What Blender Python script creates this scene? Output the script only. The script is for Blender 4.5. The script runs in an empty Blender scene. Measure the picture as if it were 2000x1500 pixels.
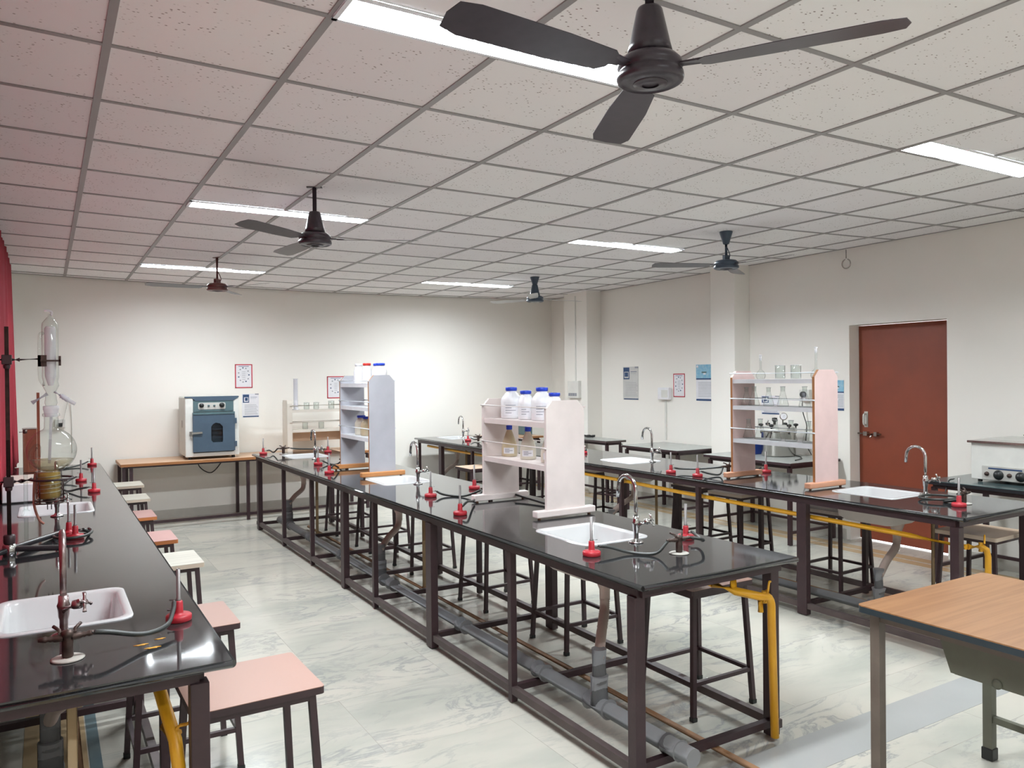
import bpy, bmesh, math, random
from mathutils import Vector, Matrix
from mathutils.geometry import tessellate_polygon
random.seed(7)
S = bpy.context.scene
COL = S.collection
PI = math.pi
# ---------------------------------------------------------------- camera
cam = bpy.data.cameras.new('camera'); cam.sensor_width = 36.0; cam.lens = 1517.07/2000*36; cam.clip_start = 0.02
co = bpy.data.objects.new('camera', cam); COL.objects.link(co)
_r = Vector((0.857058, -0.515113, -0.0104996)); _d = Vector((-0.0125537, -0.000505679, -0.999921)); _f = Vector((0.515067, 0.857122, -0.00689994))
co.matrix_world = Matrix(((_r.x, -_d.x, -_f.x, 0), (_r.y, -_d.y, -_f.y, 0), (_r.z, -_d.z, -_f.z, 1.58), (0, 0, 0, 1)))
S.camera = co
# ---------------------------------------------------------------- world, exposure
w = bpy.data.worlds.new('world'); S.world = w; w.use_nodes = True
w.node_tree.nodes['Background'].inputs[0].default_value = (0.95, 0.97, 1, 1)
w.node_tree.nodes['Background'].inputs[1].default_value = 2.0
S.view_settings.view_transform = 'Standard'; S.view_settings.look = 'None'; S.view_settings.gamma = 1.0
S.view_settings.use_curve_mapping = False
S.view_settings.exposure = 1.15
LIGHT_W = 33.5
LIGHT_COL = (0.90, 0.965, 1.0)
S.cycles.use_denoising = True
S.cycles.max_bounces = 10; S.cycles.diffuse_bounces = 6; S.cycles.glossy_bounces = 5; S.cycles.transparent_max_bounces = 24

# ---------------------------------------------------------------- materials
def mat(name, col=(0.8, 0.8, 0.8), rough=0.5, metal=0.0, spec=0.5, noise=None, bump=None, coat=0):
    m = bpy.data.materials.new(name); m.use_nodes = True; nt = m.node_tree; N = nt.nodes; L = nt.links
    b = N['Principled BSDF']; b.inputs['Roughness'].default_value = rough; b.inputs['Metallic'].default_value = metal
    b.inputs['Specular IOR Level'].default_value = spec; b.inputs['Coat Weight'].default_value = coat
    b.inputs['Base Color'].default_value = (*col, 1)
    tc = N.new('ShaderNodeTexCoord')
    sc, amt, c2 = noise if noise else (9.0, 0.25, tuple(c*0.88 for c in col))
    n = N.new('ShaderNodeTexNoise'); n.inputs['Scale'].default_value = sc; n.inputs['Detail'].default_value = 5
    L.new(tc.outputs['Object'], n.inputs['Vector'])
    r = N.new('ShaderNodeValToRGB'); r.color_ramp.elements[0].position = 0.5-amt; r.color_ramp.elements[1].position = 0.5+amt
    r.color_ramp.elements[0].color = (*c2, 1); r.color_ramp.elements[1].color = (*col, 1)
    L.new(n.outputs['Fac'], r.inputs['Fac']); L.new(r.outputs['Color'], b.inputs['Base Color'])
    if bump:
        n2 = N.new('ShaderNodeTexNoise'); n2.inputs['Scale'].default_value = bump[0]; L.new(tc.outputs['Object'], n2.inputs['Vector'])
        bp = N.new('ShaderNodeBump'); bp.inputs['Strength'].default_value = bump[1]; bp.inputs['Distance'].default_value = 0.002
        L.new(n2.outputs['Fac'], bp.inputs['Height']); L.new(bp.outputs['Normal'], b.inputs['Normal'])
    return m
M = {}
M['wall'] = mat('wall_paint', (0.86, 0.84, 0.79), 0.6, spec=0.3, noise=(1.3, 0.45, (0.83, 0.81, 0.76)), bump=(40, 0.15))
M['skirt'] = mat('pale_skirting', (0.62, 0.61, 0.56), 0.3)
M['steel_paint'] = mat('brown_black_paint', (0.048, 0.023, 0.027), 0.42, noise=(14, 0.3, (0.032, 0.016, 0.020)), bump=(60, 0.2))
M['steel_dusty'] = mat('dusty_brown_paint', (0.10, 0.075, 0.07), 0.5, noise=(9, 0.3, (0.055, 0.036, 0.038)), bump=(60, 0.2))
M['black'] = mat('black_rubber', (0.012, 0.014, 0.014), 0.42)
M['hose'] = mat('hose_rubber', (0.028, 0.032, 0.030), 0.35)
M['red'] = mat('red_enamel', (0.42, 0.017, 0.030), 0.4, noise=(20, 0.3, (0.36, 0.014, 0.024)))
M['burner_metal'] = mat('burner_metal', (0.20, 0.19, 0.19), 0.45, metal=0.5, noise=(30, 0.3, (0.2, 0.18, 0.17)))
M['chrome'] = mat('chrome', (0.62, 0.62, 0.63), 0.14, metal=1.0, noise=(25, 0.3, (0.45, 0.44, 0.43)))
M['old_chrome'] = mat('worn_chrome', (0.5, 0.42, 0.42), 0.28, metal=0.9, noise=(40, 0.25, (0.22, 0.16, 0.15)))
M['brass'] = mat('dark_brass', (0.10, 0.065, 0.055), 0.4, metal=0.6, noise=(40, 0.3, (0.05, 0.035, 0.03)))
M['putty'] = mat('cement_ring', (0.42, 0.40, 0.36), 0.8)
M['ceramic'] = mat('white_ceramic', (0.58, 0.59, 0.60), 0.12, noise=(3, 0.4, (0.56, 0.56, 0.56)))
M['sink_out'] = mat('sink_underside', (0.62, 0.57, 0.53), 0.6, noise=(6, 0.35, (0.5, 0.46, 0.43)))
M['yellow'] = mat('yellow_gas_paint', (0.78, 0.40, 0.015), 0.4, noise=(12, 0.3, (0.66, 0.31, 0.015)))
M['pvc'] = mat('grey_pvc', (0.27, 0.28, 0.30), 0.4, noise=(5, 0.35, (0.22, 0.21, 0.21)))
M['hose_beige'] = mat('beige_plastic', (0.50, 0.40, 0.36), 0.5, noise=(8, 0.3, (0.42, 0.33, 0.29)))
M['cream_pipe'] = mat('cream_pipe', (0.66, 0.50, 0.30), 0.5, noise=(8, 0.3, (0.60, 0.43, 0.24)))
M['rust'] = mat('rusty_conduit', (0.36, 0.18, 0.08), 0.6, noise=(15, 0.3, (0.2, 0.11, 0.06)))
M['white'] = mat('white_plastic', (0.86, 0.87, 0.9), 0.35)
M['off_white'] = mat('off_white_paint', (0.74, 0.74, 0.70), 0.4)
M['cream'] = mat('cream_laminate', (0.70, 0.65, 0.58), 0.45)
M['rack_pink'] = mat('pinkish_white_paint', (0.76, 0.68, 0.66), 0.45)
M['rack_pink2'] = mat('pale_pink_laminate', (0.70, 0.52, 0.50), 0.4)
M['rack_blue'] = mat('bluish_laminate', (0.45, 0.455, 0.50), 0.4)
M['rack_shelf'] = mat('white_laminate', (0.72, 0.74, 0.78), 0.4)
M['edge_brown'] = mat('brown_edge_band', (0.36, 0.15, 0.05), 0.5)
M['blue_cap'] = mat('blue_plastic', (0.015, 0.06, 0.60), 0.35)
M['red_cap'] = mat('red_plastic', (0.65, 0.04, 0.03), 0.35)
M['brown_cap'] = mat('brown_plastic', (0.36, 0.19, 0.11), 0.5)
M['cloudy'] = mat('cloudy_plastic', (0.58, 0.50, 0.36), 0.35, noise=(7, 0.2, (0.50, 0.40, 0.24)))
M['pale_bottle'] = mat('pale_bottle', (0.70, 0.66, 0.56), 0.35)
M['pink_lam'] = mat('pink_laminate', (0.385, 0.215, 0.165), 0.4, noise=(3, 0.4, (0.36, 0.205, 0.16)))
M['rose_lam'] = mat('rose_laminate', (0.42, 0.22, 0.20), 0.4)
M['orange_edge'] = mat('orange_edge', (0.50, 0.17, 0.05), 0.5)
M['tan_lam'] = mat('tan_laminate', (0.60, 0.44, 0.32), 0.45)
M['dusty_ply'] = mat('dusty_ply', (0.45, 0.40, 0.36), 0.6, noise=(18, 0.3, (0.34, 0.28, 0.25)))
M['white_edge'] = mat('cream_edge', (0.63, 0.52, 0.42), 0.5)
M['oven_blue'] = mat('blue_grey_enamel', (0.062, 0.100, 0.145), 0.4)
M['oven_teal'] = mat('teal_enamel', (0.085, 0.15, 0.165), 0.4)
M['oven_cream'] = mat('cream_enamel', (0.60, 0.60, 0.54), 0.4)
M['plate'] = mat('brushed_plate', (0.62, 0.62, 0.58), 0.4, metal=0.3)
M['steel'] = mat('stainless_steel', (0.5, 0.48, 0.45), 0.24, metal=1.0, noise=(2, 0.3, (0.45, 0.42, 0.39)))
M['green_paint'] = mat('olive_grey_paint', (0.125, 0.13, 0.095), 0.5, noise=(12, 0.3, (0.10, 0.10, 0.075)))
M['desk_edge'] = mat('dark_blue_edge', (0.022, 0.035, 0.045), 0.4)
M['desk_leg'] = mat('grey_brown_paint', (0.16, 0.13, 0.105), 0.45, noise=(12, 0.3, (0.11, 0.085, 0.07)))
M['fan'] = mat('dark_brown_enamel', (0.055, 0.042, 0.055), 0.3, noise=(30, 0.3, (0.035, 0.027, 0.035)))
M['fan_red'] = mat('maroon_enamel', (0.13, 0.04, 0.035), 0.35)
M['fan_blue'] = mat('slate_blue_enamel', (0.05, 0.075, 0.11), 0.35)
M['fan_pale'] = mat('pale_fan_enamel', (0.55, 0.55, 0.55), 0.35)
M['grid'] = mat('grey_tee_bar', (0.33, 0.32, 0.32), 0.45, noise=(4, 0.35, (0.28, 0.265, 0.26)))
M['louver'] = mat('louver_aluminium', (0.88, 0.9, 0.93), 0.3, metal=0.2)
M['door'] = mat('door_laminate', (0.24, 0.052, 0.022), 0.45, noise=(5, 0.4, (0.185, 0.042, 0.020)))
M['brown_wood'] = mat('brown_wood', (0.33, 0.10, 0.05), 0.5)
M['amber'] = mat('amber_liquid', (0.50, 0.33, 0.09), 0.15, noise=(30, 0.25, (0.40, 0.25, 0.06)))
M['tube_rubber'] = mat('brown_rubber_tube', (0.35, 0.14, 0.10), 0.45)
M['blue_box'] = mat('blue_plastic_box', (0.02, 0.07, 0.40), 0.4)
M['paper'] = mat('paper', (0.80, 0.80, 0.84), 0.6)
M['paper_grey'] = mat('grey_paper', (0.60, 0.60, 0.58), 0.6)
M['ink'] = mat('print_grey', (0.30, 0.31, 0.35), 0.6)
M['ink_blue'] = mat('print_blue', (0.02, 0.06, 0.16), 0.6)
M['print_sky'] = mat('print_sky_blue', (0.16, 0.42, 0.62), 0.6, noise=(30, 0.2, (0.35, 0.55, 0.65)))
M['tape'] = mat('red_tape', (0.55, 0.03, 0.06), 0.5)
M['granite_edge'] = mat('granite_edge', (0.02, 0.02, 0.024), 0.25)

def custom(name):
    m = bpy.data.materials.new(name); m.use_nodes = True; return m, m.node_tree.nodes, m.node_tree.links, m.node_tree.nodes['Principled BSDF']
def ramp(N, stops):
    r = N.new('ShaderNodeValToRGB'); e = r.color_ramp.elements
    while len(e) < len(stops): e.new(0.5)
    for k, (p, c) in enumerate(stops): e[k].position = p; e[k].color = (*c, 1) if len(c) == 3 else c
    return r
def mixc(N, L, fac, a, b, mode='MIX'):
    x = N.new('ShaderNodeMix'); x.data_type = 'RGBA'; x.blend_type = mode
    for s, v in ((x.inputs[0], fac), (x.inputs[6], a), (x.inputs[7], b)):
        if hasattr(v, 'links') or hasattr(v, 'is_linked'): L.new(v, s)
        else: s.default_value = v if not isinstance(v, tuple) else (*v, 1)
    return x.outputs[2]
# black granite with fine speckle
m, N, L, B = custom('black_granite')
tc = N.new('ShaderNodeTexCoord'); v = N.new('ShaderNodeTexVoronoi'); v.inputs['Scale'].default_value = 420; L.new(tc.outputs['Object'], v.inputs['Vector'])
r = ramp(N, [(0.0, (0.10, 0.105, 0.11)), (0.22, (0.026, 0.027, 0.029)), (1.0, (0.018, 0.019, 0.020))]); L.new(v.outputs['Distance'], r.inputs[0]); L.new(r.outputs[0], B.inputs['Base Color'])
n = N.new('ShaderNodeTexNoise'); n.inputs['Scale'].default_value = 5; L.new(tc.outputs['Object'], n.inputs['Vector'])
mr = N.new('ShaderNodeMapRange'); mr.inputs['To Min'].default_value = 0.035; mr.inputs['To Max'].default_value = 0.10; L.new(n.outputs['Fac'], mr.inputs['Value']); L.new(mr.outputs[0], B.inputs['Roughness'])
B.inputs['IOR'].default_value = 1.8
M['granite'] = m
# ceiling tile
m, N, L, B = custom('mineral_fibre_tile')
tc = N.new('ShaderNodeTexCoord'); v = N.new('ShaderNodeTexVoronoi'); v.inputs['Scale'].default_value = 40; v.inputs['Randomness'].default_value = 1.0
mp = N.new('ShaderNodeMapping'); mp.inputs['Scale'].default_value = (1, 1.5, 0.01); L.new(tc.outputs['Object'], mp.inputs[0]); L.new(mp.outputs[0], v.inputs['Vector'])
r = ramp(N, [(0.0, (1, 1, 1)), (0.15, (1, 1, 1)), (0.21, (0, 0, 0))]); L.new(v.outputs['Distance'], r.inputs[0])
n = N.new('ShaderNodeTexNoise'); n.inputs['Scale'].default_value = 7; L.new(tc.outputs['Object'], n.inputs['Vector'])
r2 = ramp(N, [(0.44, (0, 0, 0)), (0.58, (1, 1, 1))]); L.new(n.outputs['Fac'], r2.inputs[0])
wn = N.new('ShaderNodeTexWhiteNoise'); wn.noise_dimensions = '3D'
sn = N.new('ShaderNodeVectorMath'); sn.operation = 'FLOOR'; dv = N.new('ShaderNodeVectorMath'); dv.operation = 'MULTIPLY'; dv.inputs[1].default_value = (1/.6, 1/.6, 0.0)
sb = N.new('ShaderNodeVectorMath'); sb.operation = 'SUBTRACT'; sb.inputs[1].default_value = (0.197, 0.0229, 0)
L.new(tc.outputs['Object'], sb.inputs[0]); L.new(sb.outputs[0], dv.inputs[0]); L.new(dv.outputs[0], sn.inputs[0]); L.new(sn.outputs[0], wn.inputs['Vector'])
r3 = ramp(N, [(0.0, (0.83, 0.80, 0.81)), (0.5, (0.865, 0.85, 0.855)), (1.0, (0.895, 0.885, 0.875))]); L.new(wn.outputs['Value'], r3.inputs[0])
mu = N.new('ShaderNodeMath'); mu.operation = 'MULTIPLY'; L.new(r.outputs[0], mu.inputs[0]); L.new(r2.outputs[0], mu.inputs[1])
c = mixc(N, L, mu.outputs[0], r3.outputs[0], (0.28, 0.23, 0.22)); L.new(c, B.inputs['Base Color']); B.inputs['Roughness'].default_value = 0.85; B.inputs['Specular IOR Level'].default_value = 0.2
M['tile'] = m
# marble floor
m, N, L, B = custom('polished_marble')
tc = N.new('ShaderNodeTexCoord'); sp = N.new('ShaderNodeSeparateXYZ'); L.new(tc.outputs['Object'], sp.inputs[0])
br = N.new('ShaderNodeTexBrick'); br.inputs['Scale'].default_value = 1.0; br.inputs['Brick Width'].default_value = 1.22; br.inputs['Row Height'].default_value = 0.62; br.inputs['Mortar Size'].default_value = 0.0018
br.inputs['Color1'].default_value = (0, 0, 0, 1); br.inputs['Color2'].default_value = (1, 1, 1, 1); br.inputs['Mortar'].default_value = (0.5, 0.5, 0.5, 1); L.new(tc.outputs['Object'], br.inputs['Vector'])
off = N.new('ShaderNodeVectorMath'); off.operation = 'MULTIPLY_ADD'; off.inputs[1].default_value = (3.7, 5.1, 0)
L.new(br.outputs['Color'], off.inputs[0]); L.new(tc.outputs['Object'], off.inputs[2])
mp = N.new('ShaderNodeMapping'); mp.inputs['Rotation'].default_value = (0, 0, 0.5); mp.inputs['Scale'].default_value = (1.0, 2.6, 1); L.new(off.outputs[0], mp.inputs[0])
n1 = N.new('ShaderNodeTexNoise'); n1.inputs['Scale'].default_value = 1.9; n1.inputs['Detail'].default_value = 9; n1.inputs['Roughness'].default_value = 0.66; n1.inputs['Distortion'].default_value = 0.9; L.new(mp.outputs[0], n1.inputs['Vector'])
n2 = N.new('ShaderNodeTexNoise'); n2.inputs['Scale'].default_value = 1.1; n2.inputs['Detail'].default_value = 3; L.new(off.outputs[0], n2.inputs['Vector'])
rv = ramp(N, [(0.0, (0, 0, 0)), (0.455, (0, 0, 0)), (0.50, (1, 1, 1)), (0.53, (0.1, 0.1, 0.1)), (0.6, (0, 0, 0))]); L.new(n1.outputs['Fac'], rv.inputs[0])
rm = ramp(N, [(0.42, (0, 0, 0)), (0.62, (1, 1, 1))]); L.new(n2.outputs['Fac'], rm.inputs[0])
mu = N.new('ShaderNodeMath'); mu.operation = 'MULTIPLY'; L.new(rv.outputs[0], mu.inputs[0]); L.new(rm.outputs[0], mu.inputs[1])
mu2 = N.new('ShaderNodeMath'); mu2.operation = 'MULTIPLY'; mu2.inputs[1].default_value = 0.65; L.new(mu.outputs[0], mu2.inputs[0])
n3 = N.new('ShaderNodeTexNoise'); n3.inputs['Scale'].default_value = 0.9; n3.inputs['Detail'].default_value = 6; L.new(mp.outputs[0], n3.inputs['Vector'])
rb = ramp(N, [(0.35, (0.43, 0.435, 0.385)), (0.5, (0.52, 0.505, 0.445)), (0.68, (0.57, 0.54, 0.475))]); L.new(n3.outputs['Fac'], rb.inputs[0])
c1 = mixc(N, L, mu2.outputs[0], rb.outputs[0], (0.24, 0.26, 0.27))
mo = N.new('ShaderNodeMath'); mo.operation = 'MULTIPLY'; mo.inputs[1].default_value = 0.35; L.new(br.outputs['Fac'], mo.inputs[0])
c2 = mixc(N, L, mo.outputs[0], c1, (0.25, 0.22, 0.19)); L.new(c2, B.inputs['Base Color'])
B.inputs['Roughness'].default_value = 0.16; B.inputs['Specular IOR Level'].default_value = 0.4
M['marble'] = m
M['band'] = mat('grey_stone_band', (0.42, 0.43, 0.42), 0.2, noise=(3, 0.4, (0.37, 0.38, 0.37)))
M['tan_stone'] = mat('tan_stone_inlay', (0.50, 0.37, 0.22), 0.2, noise=(6, 0.4, (0.44, 0.31, 0.17)))
M['teal_stone'] = mat('blue_green_stone_inlay', (0.10, 0.15, 0.17), 0.2, noise=(9, 0.3, (0.16, 0.21, 0.22)))
# wood laminates
def wood(name, a, b, ax, sc=3.0, rough=0.3):
    m, N, L, B = custom(name); tc = N.new('ShaderNodeTexCoord'); mp = N.new('ShaderNodeMapping'); s = [30, 30, 30]; s[ax] = 1.2; mp.inputs['Scale'].default_value = s
    L.new(tc.outputs['Object'], mp.inputs[0]); n = N.new('ShaderNodeTexNoise'); n.inputs['Scale'].default_value = sc; n.inputs['Detail'].default_value = 6; n.inputs['Distortion'].default_value = 0.5; L.new(mp.outputs[0], n.inputs['Vector'])
    r = ramp(N, [(0.35, b), (0.6, a)]); L.new(n.outputs['Fac'], r.inputs[0]); L.new(r.outputs[0], B.inputs['Base Color']); B.inputs['Roughness'].default_value = rough
    return m
M['desk_wood'] = wood('desk_wood_laminate', (0.33, 0.165, 0.070), (0.26, 0.12, 0.048), 0, 1.6, 0.33)
M['table_wood'] = wood('table_wood_laminate', (0.60, 0.40, 0.26), (0.50, 0.31, 0.19), 0, 2.0, 0.4)
M['foot_wood'] = wood('foot_wood', (0.52, 0.23, 0.08), (0.40, 0.16, 0.05), 0, 2.0, 0.45)
M['foot_pink'] = wood('pinkish_foot_wood', (0.66, 0.34, 0.22), (0.58, 0.28, 0.17), 0, 2.0, 0.45)
M['white_ply'] = wood('whitish_ply', (0.50, 0.48, 0.41), (0.40, 0.375, 0.32), 0, 1.6, 0.45)
# curtain
m, N, L, B = custom('red_curtain_cloth'); tc = N.new('ShaderNodeTexCoord'); wv = N.new('ShaderNodeTexWave'); wv.inputs['Scale'].default_value = 60; wv.bands_direction = 'Z'; L.new(tc.outputs['Object'], wv.inputs['Vector'])
r = ramp(N, [(0, (0.29, 0.014, 0.03)), (1, (0.36, 0.017, 0.036))]); L.new(wv.outputs['Fac'], r.inputs[0]); L.new(r.outputs[0], B.inputs['Base Color']); B.inputs['Roughness'].default_value = 0.8
M['curtain'] = m
# thin glass
def glass(name, tint=(0.93, 0.95, 0.94), refl=1.0, body=0.0):
    m = bpy.data.materials.new(name); m.use_nodes = True; N = m.node_tree.nodes; L = m.node_tree.links; N.clear()
    o = N.new('ShaderNodeOutputMaterial'); t = N.new('ShaderNodeBsdfTransparent'); t.inputs[0].default_value = (*tint, 1)
    mc = N.new('ShaderNodeMix'); mc.data_type = 'RGBA'; mc.inputs[6].default_value = (*tint, 1); mc.inputs[7].default_value = (*[c*0.55 for c in tint], 1); L.new(mc.outputs[2], t.inputs[0])
    g = N.new('ShaderNodeBsdfGlossy'); g.inputs['Roughness'].default_value = 0.04; lw = N.new('ShaderNodeLayerWeight'); lw.inputs[0].default_value = 0.5
    pw = N.new('ShaderNodeMath'); pw.operation = 'POWER'; pw.inputs[1].default_value = 3.5; L.new(lw.outputs['Facing'], pw.inputs[0]); L.new(pw.outputs[0], mc.inputs[0])
    ad = N.new('ShaderNodeMath'); ad.operation = 'MULTIPLY_ADD'; ad.inputs[1].default_value = 0.60*refl; ad.inputs[2].default_value = 0.07*refl; L.new(pw.outputs[0], ad.inputs[0])
    ge = N.new('ShaderNodeNewGeometry'); iv = N.new('ShaderNodeMath'); iv.operation = 'SUBTRACT'; iv.inputs[0].default_value = 1.0; L.new(ge.outputs['Backfacing'], iv.inputs[1])
    mu = N.new('ShaderNodeMath'); mu.operation = 'MULTIPLY'; L.new(ad.outputs[0], mu.inputs[0]); L.new(iv.outputs[0], mu.inputs[1])
    x = N.new('ShaderNodeMixShader'); L.new(mu.outputs[0], x.inputs[0]); L.new(t.outputs[0], x.inputs[1]); L.new(g.outputs[0], x.inputs[2])
    if body:
        d = N.new('ShaderNodeBsdfDiffuse'); d.inputs[0].default_value = (*tint, 1); y = N.new('ShaderNodeMixShader'); y.inputs[0].default_value = body
        L.new(x.outputs[0], y.inputs[1]); L.new(d.outputs[0], y.inputs[2]); L.new(y.outputs[0], o.inputs[0])
    else: L.new(x.outputs[0], o.inputs[0])
    return m
M['glass'] = glass('clear_glass')
M['glass_milky'] = glass('hazy_glass', (0.88, 0.88, 0.91), 1.0, 0.40)
M['liquid'] = glass('pale_yellow_liquid', (0.82, 0.77, 0.66), 0.5, 0.15)
M['glass_dark'] = glass('oven_window_glass', (0.45, 0.5, 0.55), 1.0)
m, N, L, B = custom('fluorescent_glow'); B.inputs['Emission Color'].default_value = (*LIGHT_COL, 1); B.inputs['Emission Strength'].default_value = 9; B.inputs['Base Color'].default_value = (1, 1, 1, 1)
M['glow'] = m

# ---------------------------------------------------------------- mesh builder
def frame(d):
    d = d.normalized(); up = Vector((0, 0, 1)) if abs(d.z) < 0.95 else Vector((0, 1, 0))
    x = d.cross(up).normalized(); y = x.cross(d).normalized(); return x, y
class MB:
    def __init__(s): s.v = []; s.f = []; s.m = []; s.sm = []
    def add(s, V, F, mi=0, sm=False):
        o = len(s.v); s.v += [tuple(p) for p in V]
        for q in F: s.f.append(tuple(i+o for i in q)); s.m.append(mi); s.sm.append(sm)
        return s
    def box(s, x0, x1, y0, y1, z0, z1, mi=0):
        V = [(x0, y0, z0), (x1, y0, z0), (x1, y1, z0), (x0, y1, z0), (x0, y0, z1), (x1, y0, z1), (x1, y1, z1), (x0, y1, z1)]
        return s.add(V, [(0, 3, 2, 1), (4, 5, 6, 7), (0, 1, 5, 4), (1, 2, 6, 5), (2, 3, 7, 6), (3, 0, 4, 7)], mi)
    def bar(s, a, b, w, h=None, mi=0):
        a = Vector(a); b = Vector(b); h = h or w; x, y = frame(b-a)
        if abs((b-a).normalized().z) > 0.9: x, y = Vector((1, 0, 0)), Vector((0, 1, 0))
        V = [p + x*i*w/2 + y*j*h/2 for p in (a, b) for i, j in ((-1, -1), (1, -1), (1, 1), (-1, 1))]
        return s.add(V, [(0, 1, 2, 3), (7, 6, 5, 4), (0, 4, 5, 1), (1, 5, 6, 2), (2, 6, 7, 3), (3, 7, 4, 0)], mi)
    def tube(s, pts, r, seg=10, mi=0, closed=False, cap=True):
        P = [Vector(p) for p in pts]; n = len(P); R = r if isinstance(r, (list, tuple)) else [r]*n; V = []; px = None
        for i, p in enumerate(P):
            if closed: d = P[(i+1) % n]-P[i-1]
            else: d = P[min(i+1, n-1)]-P[max(i-1, 0)]
            d.normalize()
            if px is None: x, y = frame(d)
            else:
                x = px - d*px.dot(d)
                if x.length < 1e-4: x, y = frame(d)
                x.normalize(); y = d.cross(x)
            px = x
            for k in range(seg):
                a = 2*PI*k/seg; V.append(p + (x*math.cos(a)+y*math.sin(a))*R[i])
        F = []
        for i in range(n if closed else n-1):
            j = (i+1) % n
            for k in range(seg): F.append((i*seg+k, i*seg+(k+1) % seg, j*seg+(k+1) % seg, j*seg+k))
        s.add(V, F, mi, True)
        if cap and not closed:
            o = len(s.v)-len(V)
            s.f.append(tuple(o+k for k in range(seg))[::-1]); s.m.append(mi); s.sm.append(False)
            s.f.append(tuple(o+(n-1)*seg+k for k in range(seg))); s.m.append(mi); s.sm.append(False)
        return s
    def lathe(s, prof, c=(0, 0, 0), seg=20, mi=0, axis=None, sm=True):
        c = Vector(c); V = []; n = len(prof)
        if axis is None: X, Y, Z = Vector((1, 0, 0)), Vector((0, 1, 0)), Vector((0, 0, 1))
        else: Z = Vector(axis).normalized(); X, Y = frame(Z)
        for r, z in prof:
            for k in range(seg): a = 2*PI*k/seg; V.append(c + X*r*math.cos(a) + Y*r*math.sin(a) + Z*z)
        F = []
        for i in range(n-1):
            for k in range(seg): F.append((i*seg+k, i*seg+(k+1) % seg, (i+1)*seg+(k+1) % seg, (i+1)*seg+k))
        return s.add(V, F, mi, sm)
    def prism(s, poly, a0, a1, ax=1, mi=0, mside=None, holes=()):
        """extrude a polygon given in the plane normal to ax; ax 1 -> (x,z), ax 2 -> (x,y), ax 0 -> (y,z)"""
        def P(p, t): return (p[0], t, p[1]) if ax == 1 else ((p[0], p[1], t) if ax == 2 else (t, p[0], p[1]))
        loops = [list(poly)]+[list(h) for h in holes]
        tri = tessellate_polygon([[Vector((p[0], p[1], 0)) for p in l] for l in loops])
        flat = [p for l in loops for p in l]; n = len(flat)
        s.add([P(p, a0) for p in flat], [tuple(t)[::-1] for t in tri], mi); s.add([P(p, a1) for p in flat], [tuple(t) for t in tri], mi)
        for l in loops:
            k = len(l); s.add([P(p, a0) for p in l]+[P(p, a1) for p in l], [(i, (i+1) % k, k+(i+1) % k, k+i) for i in range(k)], mi if mside is None else mside)
        return s
    def build(s, name, mats, parent=None, bevel=0, seg=2, loc=None, label=None, **kw):
        me = bpy.data.meshes.new(name); me.from_pydata(s.v, [], s.f)
        if not isinstance(mats, (list, tuple)): mats = [mats]
        for m in mats: me.materials.append(M[m] if isinstance(m, str) else m)
        for p, mi, sm in zip(me.polygons, s.m, s.sm): p.material_index = mi; p.use_smooth = sm
        bm = bmesh.new(); bm.from_mesh(me); bmesh.ops.remove_doubles(bm, verts=bm.verts, dist=1e-5); bmesh.ops.recalc_face_normals(bm, faces=bm.faces); bm.to_mesh(me); bm.free()
        o = bpy.data.objects.new(name, me); COL.objects.link(o)
        if parent is not None: o.parent = parent
        if loc: o.location = loc
        if bevel:
            b = o.modifiers.new('bevel', 'BEVEL'); b.width = bevel; b.segments = seg; b.limit_method = 'ANGLE'; b.angle_limit = math.radians(35)
        if label: o['label'] = label
        return o
def tag(o, label, cat, group=None, kind=None):
    o['label'] = label; o['category'] = cat
    if group: o['group'] = group
    if kind: o['kind'] = kind
    return o
def thing(name, loc, label, cat, group=None, rz=0):
    o = bpy.data.objects.new(name, None); COL.objects.link(o); o.location = loc; o.rotation_euler = (0, 0, rz); o.empty_display_size = 0.1
    return tag(o, label, cat, group)
def struct(o): o['kind'] = 'structure'; return o
def copy_tree(o, parent=None):
    kids = [c for c in bpy.data.objects if c.parent == o]
    c = o.copy(); COL.objects.link(c); c.parent = parent
    for k in kids: copy_tree(k, c)
    return c
def rrect(x0, x1, y0, y1, r, n=5):
    out = []
    for cx, cy, a0 in ((x1-r, y1-r, 0), (x0+r, y1-r, 90), (x0+r, y0+r, 180), (x1-r, y0+r, 270)):
        for k in range(n+1): a = math.radians(a0+90*k/n); out.append((cx+r*math.cos(a), cy+r*math.sin(a)))
    return out
def loft(mb, rings, mi=0, sm=True):
    n = len(rings[0]); V = [p for r in rings for p in r]
    mb.add(V, [(i*n+k, i*n+(k+1) % n, (i+1)*n+(k+1) % n, (i+1)*n+k) for i in range(len(rings)-1) for k in range(n)], mi, sm)
def spline(pts, n=8):
    P = [Vector(p) for p in pts]; P = [P[0]*2-P[1]]+P+[P[-1]*2-P[-2]]; out = []
    for i in range(1, len(P)-2):
        for k in range(n):
            t = k/n; a, b, c, d = P[i-1], P[i], P[i+1], P[i+2]
            out.append(0.5*((2*b)+(c-a)*t+(2*a-5*b+4*c-d)*t*t+(3*b-a-3*c+d)*t**3))
    out.append(P[-2]); return out

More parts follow.
